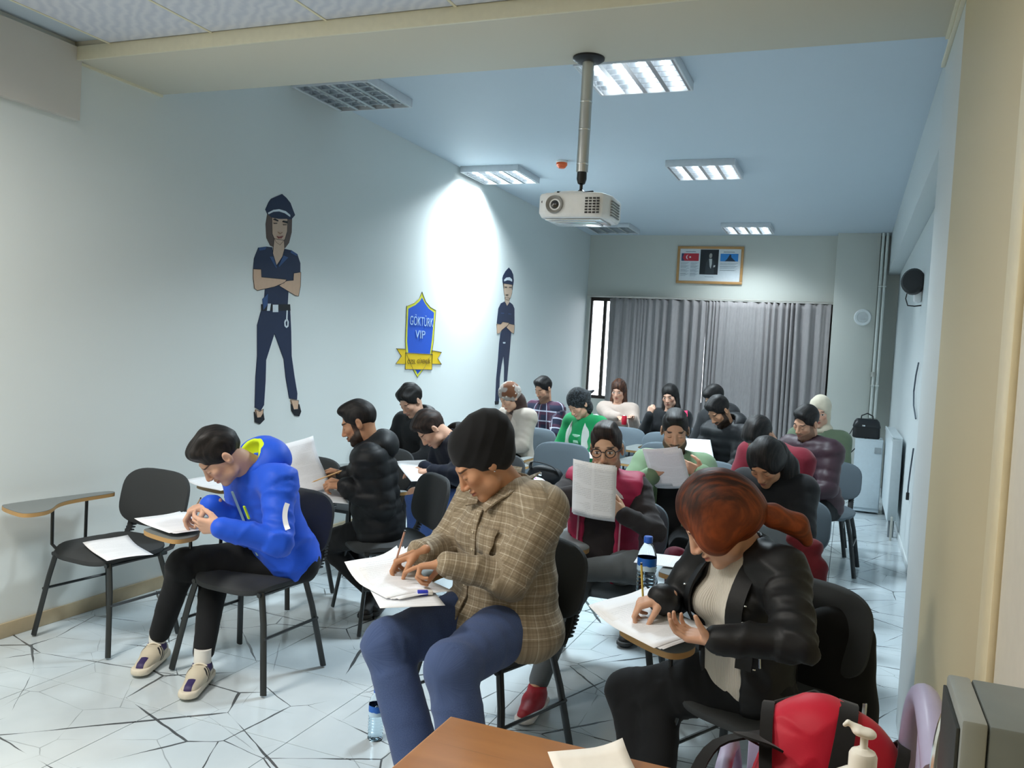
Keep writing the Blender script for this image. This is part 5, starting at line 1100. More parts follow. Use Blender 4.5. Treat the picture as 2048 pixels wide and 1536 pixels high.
# 6 --- red-haired woman
c_lea = NT('black leather jacket', sc('191A1C'), .50, 0, .3); c_lea.bump(c_lea.noise(c_lea.pos()[0], 220, 3), .2, .001); c_lea = c_lea.m
def ex_red(c):
    at_, L, fwd, up, s, p, H = c['at'], c['L'], c['fwd'], c['up'], c['s'], c['p'], c['H']
    strap('turtleneck', [at_(1.05, .052*math.sin(t_), .052*math.cos(t_)+.005) for t_ in np.linspace(-3.1, 3.1, 15)], .055, .012, c_knit, c['root'], tuple(-up))
    for sg in (-1, 1):
        strap('lapel', [at_(1.0, sg*.065, -.01), at_(.90, sg*.085, .080)]+[c['front'](q, sg*.098, .004) for q in (.72, .55, .40, .25)], .050, .007, c_lea, c['root'], tuple(nrm(fwd+L*sg*.5)))
        for q in (.72, .50, .26): MB().lathe([(0, 0), (.006, .001), (.005, .004), (0, .005)], 10).build('snap_button', m_refl, c['root']).location = c['front'](q, sg*.125, .002)
    strap('zip', [c['front'](.62, .125), c['front'](.45, .13), c['front'](.28, .14)], .005, .004, m_refl, c['root'], tuple(fwd))
    # pony tail tied low
    F = Field(*c['bbox']([c['hc']], .40), .006)
    q0 = H(.012, -.105, -.035); d1 = nrm(V3(.75, .45, -.30)); d2 = nrm(V3(.55, .35, -.80)); q1 = q0+d1*.05; q2 = q1+d1*.09; q3 = q2+d2*.06
    F.cap(q0, q1, .026, .036, .01); F.cap(q1, q2, .036, .036, .01); F.cap(q2, q3, .035, .018, .01)
    P, Q = F.mesh(); N = vnormals(P, Q); hcl = (P-c['hc'])@c['M3'].T; q = hcl[:, [1, 0, 2]]*1.0
    qmesh('ponytail', P+N*(.003*wob(P, 60, 3))[:, None], Q, h_red, c['root'], {'hc': hcl}, smooth_it=1)
    M3 = c['M3']; ringtube('hair_tie', H(.012, -.118, -.028), M3[0], M3[2], .028, .028, .007, flat('hair tie', '1B1513', .6), c['root'])
c_knit = mat_cloth('white ribbed knit', 'D8D2C6', 'rib')
POSE['redhead'].update(toeL=(-.3, -.9, 0), toeR=(-.3, -.9, 0))
person('redhead', 'woman with a low auburn ponytail and open black leather jacket writing in the front row', 0, (74, 40, -2, True), {'R': dict(d=(-.80, -.30, -.32), n=(.30, .2, -1), curl=PEN['curl'], idx=PEN['idx'], thumb=PEN['thumb']), 'L': dict(d=(-.85, -.05, .08), n=(.05, -.25, 1), curl=(22, 30, 18), spread=.2, thumb=(.15, 1.5))},
       sk_g, dict(m=c_lea, e=.016, fold=.013, open=.095, hem=.0), dict(m=c_pant, fold=.007, flare=.015), dict(m=h_red, style='bob', th=.016, fuzz=.0022, add=[('e', (0, -.045, .010), (.090, .098, .100), .03), ('e', (.052, .030, -.012), (.040, .058, .066), .03), ('e', (-.052, .028, -.008), (.040, .060, .062), .03), ('e', (0, -.085, -.03), (.06, .045, .04), .03)], sub=[((0, .135, -.045), (.050, .085, .085), .015)]),
       inner=dict(m=c_knit, e=.006, sl=False), bust=1.0, extras=ex_red, hs=1.06)
# 7 --- man with glasses
c_pink = mat_cloth('crimson quilted vest', '9C2147', rough=.6); c_dk = mat_cloth('dark brown shirt', '2B2627'); c_grey = mat_cloth('grey trousers', '5E6468')
def glasses(c, m):
    H, M3, hs = c['H'], c['M3'], c['hs']
    r = empty('eyeglasses'); r.parent = c['root']
    for sg in (-1, 1):
        pts = [H(sg*.034+.0255*math.cos(t_)*(1 if abs(math.cos(t_)) < .7 else .98), .100-.010*abs(math.cos(t_)), .001+.020*math.sin(t_)*(1.0 if math.sin(t_) > 0 else 1.05)) for t_ in np.linspace(0, 2*math.pi, 20)[:-1]]
        MB().tube(pts, .0022, 6, closed=True).build('rim', m, r)
        MB().tube([H(sg*.060, .090, .006), H(sg*.074, .06, .008), H(sg*.080, -.005, .006)], .0020, 6).build('temple_arm', m, r)
    MB().tube([H(-.009, .101, .006), H(0, .104, .010), H(.009, .101, .006)], .0020, 6).build('bridge', m, r)
def ex_gl(c):
    at_, L, fwd, up, s, p = c['at'], c['L'], c['fwd'], c['up'], c['s'], c['p']
    glasses(c, flat('glasses black', '1A1D22', .3))
    for sg in (-1, 1):
        strap('vest_collar', [at_(1.02, sg*.06, -.05), at_(1.03, sg*.075, .0), at_(.97, sg*.080, .065), at_(.88, sg*.078, .112)], .060, .012, flat('collar white', 'DAD6D6', .7), c['root'], tuple(nrm(fwd+L*sg*.7+up*.3)))
        strap('vest_zip', [c['front'](q, sg*.098, .004) for q in (.82, .65, .5, .35, .2, .05)], .008, .006, flat('zip pale', 'B58A96', .5), c['root'], tuple(fwd))
    strap('shirt_collar', [at_(1.03, .055*math.sin(t_), .055*math.cos(t_)) for t_ in np.linspace(-2.6, 2.6, 11)], .04, .006, c_dk, c['root'], tuple(-up))
    w, e = p['wrL'], p['elL']; hp = c['hp']['L']; MB().tube([tuple(hp[0]+hp[1]*.10+hp[3]*(-.01)+V3(.009*math.cos(t_), 0, .009*math.sin(t_))) for t_ in np.linspace(0, 2*math.pi, 13)[:-1]], .002, 5, closed=True).build('ring', NT('gold', sc('C79A4A'), .25, 1).m, c['root'])
POSE['glasses'].update(toeL=(-.9, -.1, .3), toeR=(-.75, -.65, 0))
person('glasses', 'man with black-rimmed glasses and a crimson vest reading a sheet held up', 0, (-6, 8, 4), {'L': dict(d=(-.75, -.25, .55), n=(-.3, .9, .2), curl=(40, 45, 30), thumb=(.3, .9)), 'R': dict(d=(.1, -.1, 1.), n=(.2, .9, 0), curl=(55, 55, 30), thumb=(.5, .8))},
       sk_gl, dict(n='vest', m=c_pink, e=.030, fold=.005, sleeves=False, open=.085, puff=.008, hem=.0), dict(m=c_grey, sole='E3DEDA'), dict(m=h_brn, quiff=.014, fuzz=.004, th=.008), inner=dict(m=c_dk, e=.012, fold=.009), extras=ex_gl, shoes='A3202E')
# 8 --- man in the green jacket
c_grn = mat_cloth('sage green jacket', '6C8467'); 
def ex_gr(c):
    at_, L, fwd, up, p = c['at'], c['L'], c['fwd'], c['up'], c['p']
    for sg in (-1, 1): strap('jacket_collar', [at_(1.0, sg*.065, -.04), at_(1.0, sg*.085, .02), at_(.90, sg*.085, .09), at_(.72, sg*.10, .135), at_(.45, sg*.11, .14)], .058, .008, c_grn, c['root'], tuple(nrm(fwd+L*sg*.5)))
    w, e = p['wrL'], p['elL']; d = nrm(w-e); ringtube('wristwatch', w-d*.005, nrm(np.cross(d, [0, 0, 1])), nrm(np.cross(d, np.cross(d, [0, 0, 1]))), .031, .028, .006, m_blk, c['root'])
person('green', 'man with moustache and short beard in an open sage green jacket, reading a sheet', 1, (-12, 18, 2), {'L': dict(d=(-.95, -.1, .25), n=(.0, .9, .3), curl=(12, 15, 10)), 'R': dict(d=(.5, -.2, .5), n=(0, .9, 0), curl=(30, 40, 20))},
       sk_gr, dict(m=c_grn, e=.024, open=.085), dict(m=c_pant), dict(m=h_blk, quiff=.006, th=.006, fuzz=.002), inner=dict(m=c_blk, e=.008, sl=False), extras=ex_gr)
# 9 --- dark-haired woman in black
def ex_girl(c):
    H = c['H']; F = Field(*c['bbox']([c['hc']], .48), .008); q0 = H(.03, -.07, .02); q1 = q0+V3(.05, .07, -.08); q2 = q1+V3(.06, .0, -.20); q3 = q2+V3(-.0, -.05, -.16)
    F.cap(q0, q1, .060, .062, .02); F.cap(q1, q2, .062, .055, .03); F.cap(q2, q3, .055, .030, .03); P, Q = F.mesh(); N = vnormals(P, Q); l = P-c['hc']
    qmesh('hair_length', P+N*(.003*wob(P*[3, 3, .4], 40, 3))[:, None], Q, h_blk, c['root'], {'hc': l}, smooth_it=1)
person('girl', 'woman in black with very long straight dark hair bowing her head, behind the red-haired woman', 1, (18, 42, 0, True), {'L': dict(d=(-.8, -.4, -.2), n=(0, 0, -1)), 'R': dict(d=(-.3, -.5, -.5), n=(.3, 0, -1), curl=PEN['curl'])},
       sk_f, dict(n='sweater', m=c_blk, e=.022), dict(m=c_pant), dict(m=h_blk, style='long', th=.013, add=[('e', (.02, -.06, .0), (.075, .07, .08), .03), ('e', (.04, .0, .02), (.052, .08, .075), .03), ('e', (-.045, -.01, .02), (.045, .075, .07), .03)], sub=[((0, .12, -.035), (.062, .075, .095), .008)]), bust=.9, extras=ex_girl)
# 10 --- man in the purple puffer
POSE['purple'].update(toeL=(.25, -.9, 0), toeR=(-.2, -.9, 0)); 
person('purple', 'man in a dark purple quilted jacket leaning over at the right end of his row', 1, (38, 26, -12), {}, sk_a, dict(m=NT('plum nylon', sc('35202A'), .5, 0, .4).m, e=.032, puff=.012, fold=.004), dict(m=c_pant), dict(m=h_blk, quiff=.010, th=.009, fuzz=.002))
# 11 --- person in dark red, head bowed
person('maroon', 'person in a dark red top with head bowed so only black hair shows', 1, (30, 62), {}, sk_a, dict(n='sweater', m=mat_cloth('dark red knit', '6B1626'), e=.022), dict(m=c_pant), dict(m=h_blk, quiff=.012, th=.014, fuzz=.004))
# 12 --- person behind the purple jacket
person('hijabright', 'person with a pale headscarf mostly hidden behind the purple jacket', 2, (5, 10, 0, True), {}, sk_o, dict(m=mat_cloth('olive coat', '5C6B56'), e=.024), dict(m=c_pant), dict(m=mat_cloth('cream scarf', 'CDC4B0'), n='headscarf', style='scarf', th=.018, fuzz=.002, add=[('e', (0, -.03, -.05), (.085, .08, .10), .03), ('e', (0, -.01, -.14), (.11, .09, .06), .03)], sub=[((0, .125, -.02), (.055, .075, .085), .006)]))
# 13, 14 --- two men in black
person('beard', 'bearded man in a black puffer jacket bending left before the curtain', 1, (40, 42), {'R': dict(d=(-.5, -.5, -.4), n=(.2, 0, -1), curl=PEN['curl'])}, sk_a if False else sk_b, dict(m=c_puf, e=.034, puff=.012, fold=.004), dict(m=c_pant), dict(m=h_blk, quiff=.012, th=.012, fuzz=.004), extras=lambda c: hood(c, c_puf, size=1.0))
person('back', 'person in a black hooded coat just behind the bearded man in the puffer jacket', 2, (45, 40), {}, sk_c, dict(m=c_blk, e=.03), dict(m=c_pant), dict(m=h_blk, quiff=.01, th=.014), extras=lambda c: hood(c, c_blk, size=1.1))
# 15 --- dark-haired woman with pink tag
def ex_pink(c):
    p, L, fwd = c['p'], c['L'], c['fwd']; strap('pink_tag', [p['shL']+L*.02+fwd*.05+V3(0, 0, .08), p['shL']+L*.03+fwd*.07+V3(0, 0, .02)], .035, .006, flat('neon pink', 'FF2F66', .5), c['root'], tuple(fwd))
LONG = [('c', (-.055, -.03, .0), (-.075, .02, -.20), .040, .038, .03), ('c', (.055, -.03, .0), (.075, .02, -.20), .040, .038, .03), ('c', (0, -.08, 0), (0, -.08, -.18), .06, .06, .03)]
LSUB = [((0, .125, -.03), (.052, .078, .095), .006)]
person('pink', 'dark-haired woman in black raising a hand to her face before the curtain', 2, (8, 12, 6, True), {'R': dict(d=(.3, .0, 1), n=(.2, .9, 0), curl=(50, 50, 30))}, sk_o, dict(m=c_blk, e=.022), dict(m=c_pant), dict(m=h_blk, style='long', th=.014, add=LONG, sub=LSUB), extras=ex_pink, bust=.8)
# 16 --- woman in the cream coat
c_crm = mat_cloth('cream coat', 'B9A79C')
person('cream', 'long-haired woman in a cream coat in the last row by the window', 2, (2, 14, 0, True), {}, sk_o, dict(n='coat', m=c_crm, e=.026), dict(m=c_pant), dict(m=h_lb, style='long', th=.016, add=LONG+[('c', (-.06, .03, -.20), (-.06, .06, -.33), .036, .025, .02), ('c', (.06, .03, -.20), (.06, .06, -.33), .036, .025, .02)], sub=LSUB), bust=.8)
# 17 --- woman in green
def ex_gw(c):
    at_, L, fwd, up = c['at'], c['L'], c['fwd'], c['up']
    for sg in (-1, 1): strap('fleece_vest_edge', [at_(1.0, sg*.07, -.06), at_(1.0, sg*.09, .02), at_(.8, sg*.10, .10), at_(.5, sg*.11, .13), at_(.2, sg*.12, .13)], .075, .03, flat('fleece', 'B9BDB8', .95), c['root'], tuple(nrm(fwd+L*sg*.6)))
    for k in range(3): MB().box((-.04+.008*k, -.002, -.012), (.045-.004*k, .003, .012)).build('chest_print', flat('print mint', 'A9D6BE', .7), c['root'], bevel=.004).matrix_local = Matrix.Translation(at_(.72-.11*k, 0, .125+.008*k))@Matrix([[*x] for x in np.array([L, fwd, up]).T]).to_4x4()
person('greenwoman', 'woman in a green sweatshirt, pale fleece vest and black patterned headscarf', 1, (30, 38, 0, True), {'R': dict(d=(-.7, -.4, -.4), n=(.2, 0, -1), curl=PEN['curl'])}, sk_g, dict(n='sweatshirt', m=mat_cloth('green sweat', '128A50'), e=.024), dict(m=c_pant),
       dict(m=mat_cloth('black bandana', '131517', 'pattern', '33393E'), n='headscarf', style='scarf', th=.018, fuzz=.002, add=[('e', (0, -.09, .02), (.07, .06, .06), .03), ('e', (0, -.05, -.07), (.075, .07, .08), .03), ('c', (0, -.12, .02), (.02, -.20, .0), .03, .012, .02)], sub=LSUB), bust=.8, extras=ex_gw)
# 18 --- plaid man
person('plaid', 'bearded man in a dark navy plaid shirt near the wall in the back rows', 1, (25, 24), {}, sk_gl if False else sk_a, dict(n='shirt', m=mat_cloth('navy plaid', '1C2136', 'plaid', 'B9BFD0', '4B2436'), e=.020), dict(m=c_pant), dict(m=h_blk, quiff=.016, th=.012, fuzz=.004))
# 19 --- dotted headscarf woman
def ex_pk(c):
    at_, L, fwd = c['at'], c['L'], c['fwd']
    for sg in (-1, 1): strap('coat_lapel', [at_(1.0, sg*.065, -.02), at_(.9, sg*.085, .085), at_(.6, sg*.10, .13), at_(.3, sg*.10, .13)], .07, .012, c_bei, c['root'], tuple(nrm(fwd+L*sg*.5)))
    H = c['H']; F = Field(*c['bbox']([c['hc']], .26), .009); F.ell(H(0, -.055, -.07), V3(.085, .075, .10), c['M3'], .03); F.ell(H(0, -.02, -.15), V3(.10, .09, .05), c['M3'], .03); F.ell(H(0, .12, -.03), V3(.055, .085, .10), c['M3'], .006, True)
    c['garment']('under_scarf', F, mat_cloth('brown scarf', '3A2A26'), .004)
c_bei = mat_cloth('beige coat', 'B0A59A')
person('polka', 'woman in a beige coat and brown-and-white dotted headscarf near the mural wall', 1, (38, 32, 0, True), {}, sk_g, dict(n='coat', m=c_bei, e=.028, open=.06), dict(m=c_pant),
       dict(m=mat_cloth('dotted scarf', '6E4630', 'dots', 'CFC6BC', '9B928C'), n='headscarf', style='scarf', th=.020, fuzz=.002, add=[('e', (0, -.03, .03), (.088, .10, .09), .02)], sub=LSUB), inner=dict(m=mat_cloth('taupe knit', '8E7A6E'), e=.006, sl=False), bust=.8, extras=ex_pk)
# ---------------------------------------------------------------- papers, pencils and small things
paper((-3.14, 3.02, .456), (R(2), 0, R(68)), 'exam paper lying on the seat of the empty front left chair', .006, .015)
paper((-2.635, 2.86, .672), (0, 0, R(72)), 'exam paper under the hands of the man in the blue jacket', .0, .01, n=3)
paper((-3.18, 3.74, .668), (0, 0, R(80)), 'exam paper on the tablet behind the empty front left chair', .006, .02)
paper((-2.66, 3.78, .81), (R(52), R(-12), R(60)), 'page held up by the man in the black puffer jacket', .01, .03)
paper((-2.50, 3.75, .672), (0, 0, R(38)), 'exam paper lying on the tablet of the man in the black puffer jacket', .008, .04, n=2)
paper((-2.52, 4.83, .69), (R(15), 0, R(50)), 'page held by the brown-haired man in jeans', .004, .01)
paper((-1.40, 2.56, .676), (0, 0, R(60)), 'stack of exam papers under the hands of the woman in the checked shirt', .004, .05, n=4)
paper((-1.33, 2.49, .671), (0, 0, R(40)), 'lower sheet sticking out under the checked-shirt woman\'s papers', .0, .0)
paper((-.50, 2.56, .690), (0, R(-4), R(52)), 'exam papers under the hands of the red-haired woman', .008, .03, n=3, w=.23, h=.32)
paper((-.985, 3.50, .925), (R(104), R(3), R(-2)), 'exam paper held up by the man in the crimson vest', .012, .0, m_pap2, 2, w=.19, h=.25)
paper((-.86, 4.47, .925), (R(118), R(-9), R(-8)), 'exam paper held by the man in the sage green jacket', .012, .0, n=3, w=.195, h=.235)
paper((-.63, 3.52, .662), (0, 0, R(95)), 'exam paper on the tablet of the chair behind the red-haired woman', .0, .0)
paper((-.60, 5.25, .72), (R(40), 0, R(20)), 'small visible sheet between the dark-haired woman and the person in dark red', .0, .0)
paper((-.56, 4.42, .69), (R(10), 0, R(10)), 'exam paper in front of the dark-haired woman in black', .0, .0)
paper((-1.04, 6.62, .80), (R(35), 0, R(20)), 'bright sheet in front of the bearded man in black', .0, .0)
paper((-2.02, 6.70, .69), (R(10), 0, R(25)), 'exam paper in front of the woman in the green sweatshirt', .0, .0)
pencil((-2.687, 3.0, .697), (-2.50, 2.86, .835), 'pencil in the hand of the man in the blue jacket', 'A88A6A')
pencil((-2.55, 3.70, .757), (-2.40, 3.755, .83), 'pencil in the hand of the man in the black puffer jacket', 'C99A5A')
pencil((-1.447, 2.613, .690), (-1.40, 2.595, .835), 'pinkish pencil in the hand of the woman in the checked shirt', 'B98D7A')
pencil((-.560, 2.66, .700), (-.562, 2.60, .85), 'yellow pencil in the hand of the red-haired woman', 'D9BE5A')
bottle((-1.577, 2.782, 0), 'small water bottle standing on the floor beside the checked-shirt woman\'s chair', s=.93)
bottle((-.615, 2.93, .652), 'water bottle standing upright behind the red-haired woman\'s hand', s=1.05)
def eraser(loc, rz, lb):
    r = empty('eraser', loc, R(rz), lb, 'eraser'); MB().box((-.012, -.009, 0), (.028, .009, .012)).build('rubber', flat('rubber white', 'E4E2DC', .7), r, bevel=.002)
    MB().box((-.022, -.0098, -.0005), (.012, .0098, .0128)).build('sleeve', flat('eraser sleeve', '2E3FC0', .5), r, bevel=.001)
eraser((-.66, 2.80, .655), 20, 'blue and white eraser beside the bottle by the red-haired woman'); eraser((-1.26, 2.50, .676), 35, 'blue eraser beside the checked-shirt woman\'s papers')
can = empty('drink_can', (-2.165, 8.72, .785), label='small red drink can in front of the woman in the cream coat', cat='can')
MB().lathe([(0, 0), (.024, 0), (.027, .006), (.027, .085), (.022, .095), (0, .095)], 20).build('can_body', flat('can red', 'B31F33', .3), can)
MB().lathe([(.022, .0955), (.020, .098), (0, .0965)], 20).build('can_lid', m_refl, can)
# scarf and bag on the empty chair
F = Field((-2.45, 5.9, .42), (-1.75, 6.5, .75), .009)
for (a, b_) in (((-2.30, 6.02, .48), (.13, .09, .045)), ((-2.18, 6.05, .50), (.10, .08, .05)), ((-2.04, 6.00, .475), (.10, .06, .030)), ((-1.97, 5.97, .47), (.07, .05, .028))): F.ell(a, b_, None, .03)
F.cut((0, 0, .452), (0, 0, -1)); P_, Q_ = F.mesh(); N_ = vnormals(P_, Q_)
o = qmesh('patterned_scarf', P_+N_*(.009*(1-np.abs(wob(P_, 30, 4)))**2)[:, None], Q_, None or mat_cloth('dotted cloth', 'D5DADB', 'plain'), None, {'bc': P_})
t = NT('dotted cloth print', sc('D5DADB'), .8); v, x, y, z = t.pos(); vo = t.n('TexVoronoi'); t.put(vo.inputs['Vector'], v); vo.inputs['Scale'].default_value = 42
hs_n = t.n('HueSaturation'); t.put(hs_n.inputs['Color'], vo.outputs['Color']); hs_n.inputs['Saturation'].default_value = 1.2; hs_n.inputs['Value'].default_value = .5
t.col(t.mix(t.M('LESS_THAN', vo.outputs['Distance'], .30), sc('D5DADB'), hs_n.outputs[0])); o.data.materials.clear(); o.data.materials.append(t.m)
tag(o, 'white scarf with coloured dots heaped on the empty blue-grey chair', 'scarf')
hb = empty('shoulder_bag', (-2.14, 6.16, .455), 0, 'small black bag lying behind the dotted scarf on the empty chair', 'bag')
F = Field((-.2, -.14, -.02), (.2, .14, .24), .008); F.ell((0, 0, .09), (.13, .06, .085), None, 0); F.ell((.09, 0, .11), (.07, .045, .05), None, .03); F.cut((0, 0, 0), (0, 0, -1)); P_, Q_ = F.mesh(); qmesh('bag_body', P_, Q_, c_puf, hb, {'bc': P_})
strap('bag_strap', [(-.1, 0, .12), (-.09, -.03, .19), (0, -.06, .20), (.1, -.05, .17), (.15, -.03, .10)], .022, .005, m_blk, hb)
MB().box((-.015, -.066, .10), (.012, -.055, .125)).build('buckle', m_refl, hb, bevel=.003)
# dark red garment over the chair behind the red-haired woman
F = Field((-.30, 3.70, .30), (.08, 4.10, .90), .008)
F.cap((-.12, 3.91, .66), (-.08, 3.92, .50), .036, .036, .03); F.cap((-.18, 3.92, .74), (-.10, 3.92, .71), .026, .036, .03); F.cap((-.075, 3.90, .64), (-.06, 3.91, .52), .035, .03, .03)
P_, Q_ = F.mesh(); N_ = vnormals(P_, Q_); o = qmesh('draped_jacket', P_+N_*(.012*(1-np.abs(wob(P_*[1.6, 1.6, .6], 24, 4)))**3)[:, None], Q_, mat_cloth('dark red cloth', '5E141C'), None, {'bc': P_}); tag(o, 'dark red garment hanging over the chair behind the red-haired woman', 'garment')
F = Field((-.80, 3.55, .25), (-.50, 3.95, .72), .008); F.cap((-.66, 3.80, .60), (-.64, 3.78, .38), .06, .055, .03); P_, Q_ = F.mesh(); N_ = vnormals(P_, Q_)
o = qmesh('hanging_garment', P_+N_*(.012*(1-np.abs(wob(P_*[1.6, 1.6, .6], 24, 9)))**3)[:, None], Q_, mat_cloth('maroon cloth', '5A1226'), None, {'bc': P_}); tag(o, 'maroon garment hanging beside the man in the crimson vest', 'garment')
# black bag hanging on the red-haired woman's chair
bp_ = empty('backpack', (.02, 2.98, .0), 0, 'black backpack hanging on the back of the red-haired woman\'s chair', 'bag')
F = Field((-.25, -.16, .15), (.25, .18, .80), .009); F.cap((-.02, 0, .36), (.0, .0, .62), .13, .10, .02, False, (1, 0, 0), 1.15, .62); F.cap((0, -.03, .32), (.02, -.03, .42), .10, .09, .04, False, (1, 0, 0), 1.2, .7)
P_, Q_ = F.mesh(); N_ = vnormals(P_, Q_); qmesh('backpack_body', P_+N_*(.006*wob(P_, 24, 4))[:, None], Q_, mat_cloth('black canvas', '141517'), bp_, {'bc': P_})
MB().box((.085, -.105, .40), (.10, -.09, .455)).build('zip_pull', m_refl, bp_, bevel=.003)
strap('backpack_strap', [(-.10, -.04, .70), (-.13, -.10, .55), (-.12, -.11, .38), (-.09, -.06, .26)], .035, .006, m_blk, bp_, (0, -1, 0))
# ---------------------------------------------------------------- handbag, cabinet, radiator in the back corner
cb_ = empty('cabinet', (.23, 9.80, 0), 0, 'low white cabinet against the right wall under the black handbag', 'cabinet')
m_cab = flat('cabinet white', 'BCC8CE', .45)
MB().box((-.13, -.17, .02), (.14, .20, .78)).build('cabinet_body', m_cab, cb_, bevel=.006); MB().box((-.125, -.185, .06), (.135, -.171, .76)).build('cabinet_door', m_cab, cb_, bevel=.004)
MB().box((.06, -.192, .64), (.125, -.184, .70)).build('sticker', flat('sticker grey', '8E969A', .5), cb_, smooth=False)
hb2 = empty('handbag', (.20, 9.76, .782), R(4), 'black handbag with a top handle and long strap standing on the white cabinet', 'handbag')
MB().loft([[(x*1.0, y*1.0, z) for x, y in rrect(24, w, d, 5)] for w, d, z in ((.125, .055, .0), (.135, .062, .01), (.132, .060, .12), (.12, .052, .17), (.105, .035, .195), (.09, .01, .20))]).build('bag_body', m_blk, hb2)
MB().loft([[(x, y-.004, z) for x, y in rrect(24, w, d, 5)] for w, d, z in ((.137, .062, .115), (.136, .064, .13), (.122, .056, .178), (.1, .03, .205))]).build('bag_flap', flat('bag leather', '1C1F23', .35), hb2)
MB().tube([(-.06, 0, .19), (-.055, 0, .235), (0, 0, .262), (.055, 0, .235), (.06, 0, .19)], .007, 8).build('bag_handle', m_blk, hb2)
MB().tube([(-.13, 0, .10), (-.19, -.06, -.02), (-.225, -.08, -.20), (-.205, -.09, -.235), (-.16, -.09, -.18), (-.02, -.075, -.01), (.02, -.06, .02)], .006, 8).build('bag_strap', m_blk, hb2)
MB().box((-.05, -.070, .125), (-.02, -.062, .14)).build('clasp', m_refl, hb2, bevel=.002)
rd = empty('radiator', (.44, 9.1, 0), 0, 'white panel radiator along the right wall near the back corner', 'radiator')
m_rad = flat('radiator white', 'D3DDE1', .35); MB().box((-.05, -.80, .16), (-.035, .75, .90)).build('front_panel', m_rad, rd, bevel=.005); MB().box((.02, -.80, .16), (.035, .75, .90)).build('rear_panel', m_rad, rd, bevel=.005)
g_ = MB()
for k in range(40): g_.box((-.05, -.79+.0385*k, .903), (.035, -.775+.0385*k, .915))
g_.box((-.055, -.805, .885), (-.045, .755, .92)); g_.build('top_grille', m_rad, rd, smooth=False)['kind'] = 'stuff'
MB().box((-.045, -.81, .17), (.03, -.80, .90)).build('side_cover', flat('radiator side', 'AEB7BB', .4), rd, bevel=.003)
for y_ in (-.7, .65): MB().box((-.03, y_, 0), (.02, y_+.04, .17)).build('radiator_foot', flat('foot grey', '7E8487', .4), rd, bevel=.003)
MB().tube([(-.01, -.80, .20), (-.01, -.86, .20), (-.01, -.86, .0)], .010, 8).build('radiator_valve', flat('valve', 'AFAFA8', .3), rd)
# ---------------------------------------------------------------- teacher's end: desk, bag, chair, case, bottle
dk = empty('desk', (-.23, 1.2, 0), 0, 'brown wood-grain desk in front of the camera', 'desk')
m_wd = mat_wood('desk laminate', 'B07A48', '8E5C32', 1.3, 9, .32); m_we = flat('desk edge', 'C79A6B', .4)
tp_ = MB().box((-.478, -.44, .725), (.48, .356, .748)).build('desk_top', m_wd, dk, bevel=.003); MB().box((-.480, -.442, .7265), (.482, .358, .7465)).build('desk_edge', m_we, dk, bevel=.002)
MB().box((-.44, -.40, 0), (-.42, .30, .725)).build('side_panel', m_wd, dk, bevel=.002); MB().box((.42, -.40, 0), (.44, .30, .725)).build('side_panel', m_wd, dk, bevel=.002); MB().box((-.42, .25, .25), (.42, .268, .725)).build('front_panel', m_wd, dk, bevel=.002)
paper((-.345, 1.425, .7486), (0, 0, R(38)), 'blank white sheet on the edge of the desk', .0, .02, flat('blank paper', 'EEE9E0', .6), 1, .148, .21)
sb_ = empty('pump_bottle', (.052, 1.26, .7485), R(180), 'white hand sanitiser pump bottle on the desk', 'bottle')
m_sb = flat('bottle white', 'E9E6DC', .35)
MB().lathe([(0, 0), (.042, 0), (.046, .006), (.046, .165), (.042, .184), (.026, .196), (.021, .198), (0, .198)], 28).build('bottle_body', m_sb, sb_)
MB().lathe([(0, .196), (.0185, .196), (.0185, .222), (.016, .227), (.010, .230), (.008, .232), (0, .232)], 24).build('pump_collar', m_sb, sb_); MB().lathe([(0, .225), (.0052, .225), (.0052, .250), (0, .250)], 14).build('pump_stem', m_sb, sb_)
F = Field((-.04, -.04, .23), (.06, .04, .29), .0014); F.cap((-.004, 0, .253), (.006, 0, .254), .0115, .0110, .004, False, (0, 1, 0), 1, .62); F.cap((.008, 0, .258), (.022, 0, .263), .0046, .0036, .005); F.cap((.022, 0, .263), (.026, 0, .259), .0034, .003, .002); P_, Q_ = F.mesh(); qmesh('pump_head', P_, Q_, m_sb, sb_)
cs = empty('computer_case', (.20, 1.045, .7485), 0, 'grey metal computer case standing at the right end of the desk', 'computer case')
m_cg = flat('case grey', '6E7472', .4, 0); MB().box((-.045, -.075, 0), (.075, .068, .40)).build('case_body', m_cg, cs, bevel=.003); MB().box((-.0705, -.075, .0), (-.046, .068, .4015)).build('side_bezel', flat('case bezel', '8B908D', .4), cs, bevel=.004)
MB().box((-.0745, -.07, .01), (-.0708, .06, .39)).build('side_vent_panel', flat('case dark', '2C3030', .5), cs, bevel=.001)
for k in range(8): MB().box((-.030, -.079, .06+.035*k), (.06, -.0755, .072+.035*k)).build('front_slot', flat('case dark', '2C3030', .5), cs, smooth=False)
ringtube('chrome_handle', (-.053, .150, .235), (.95, .2, 0), (0, .0, 1), .015, .095, .006, NT('chrome', (.85, .86, .86), .12, 1).m, cs)
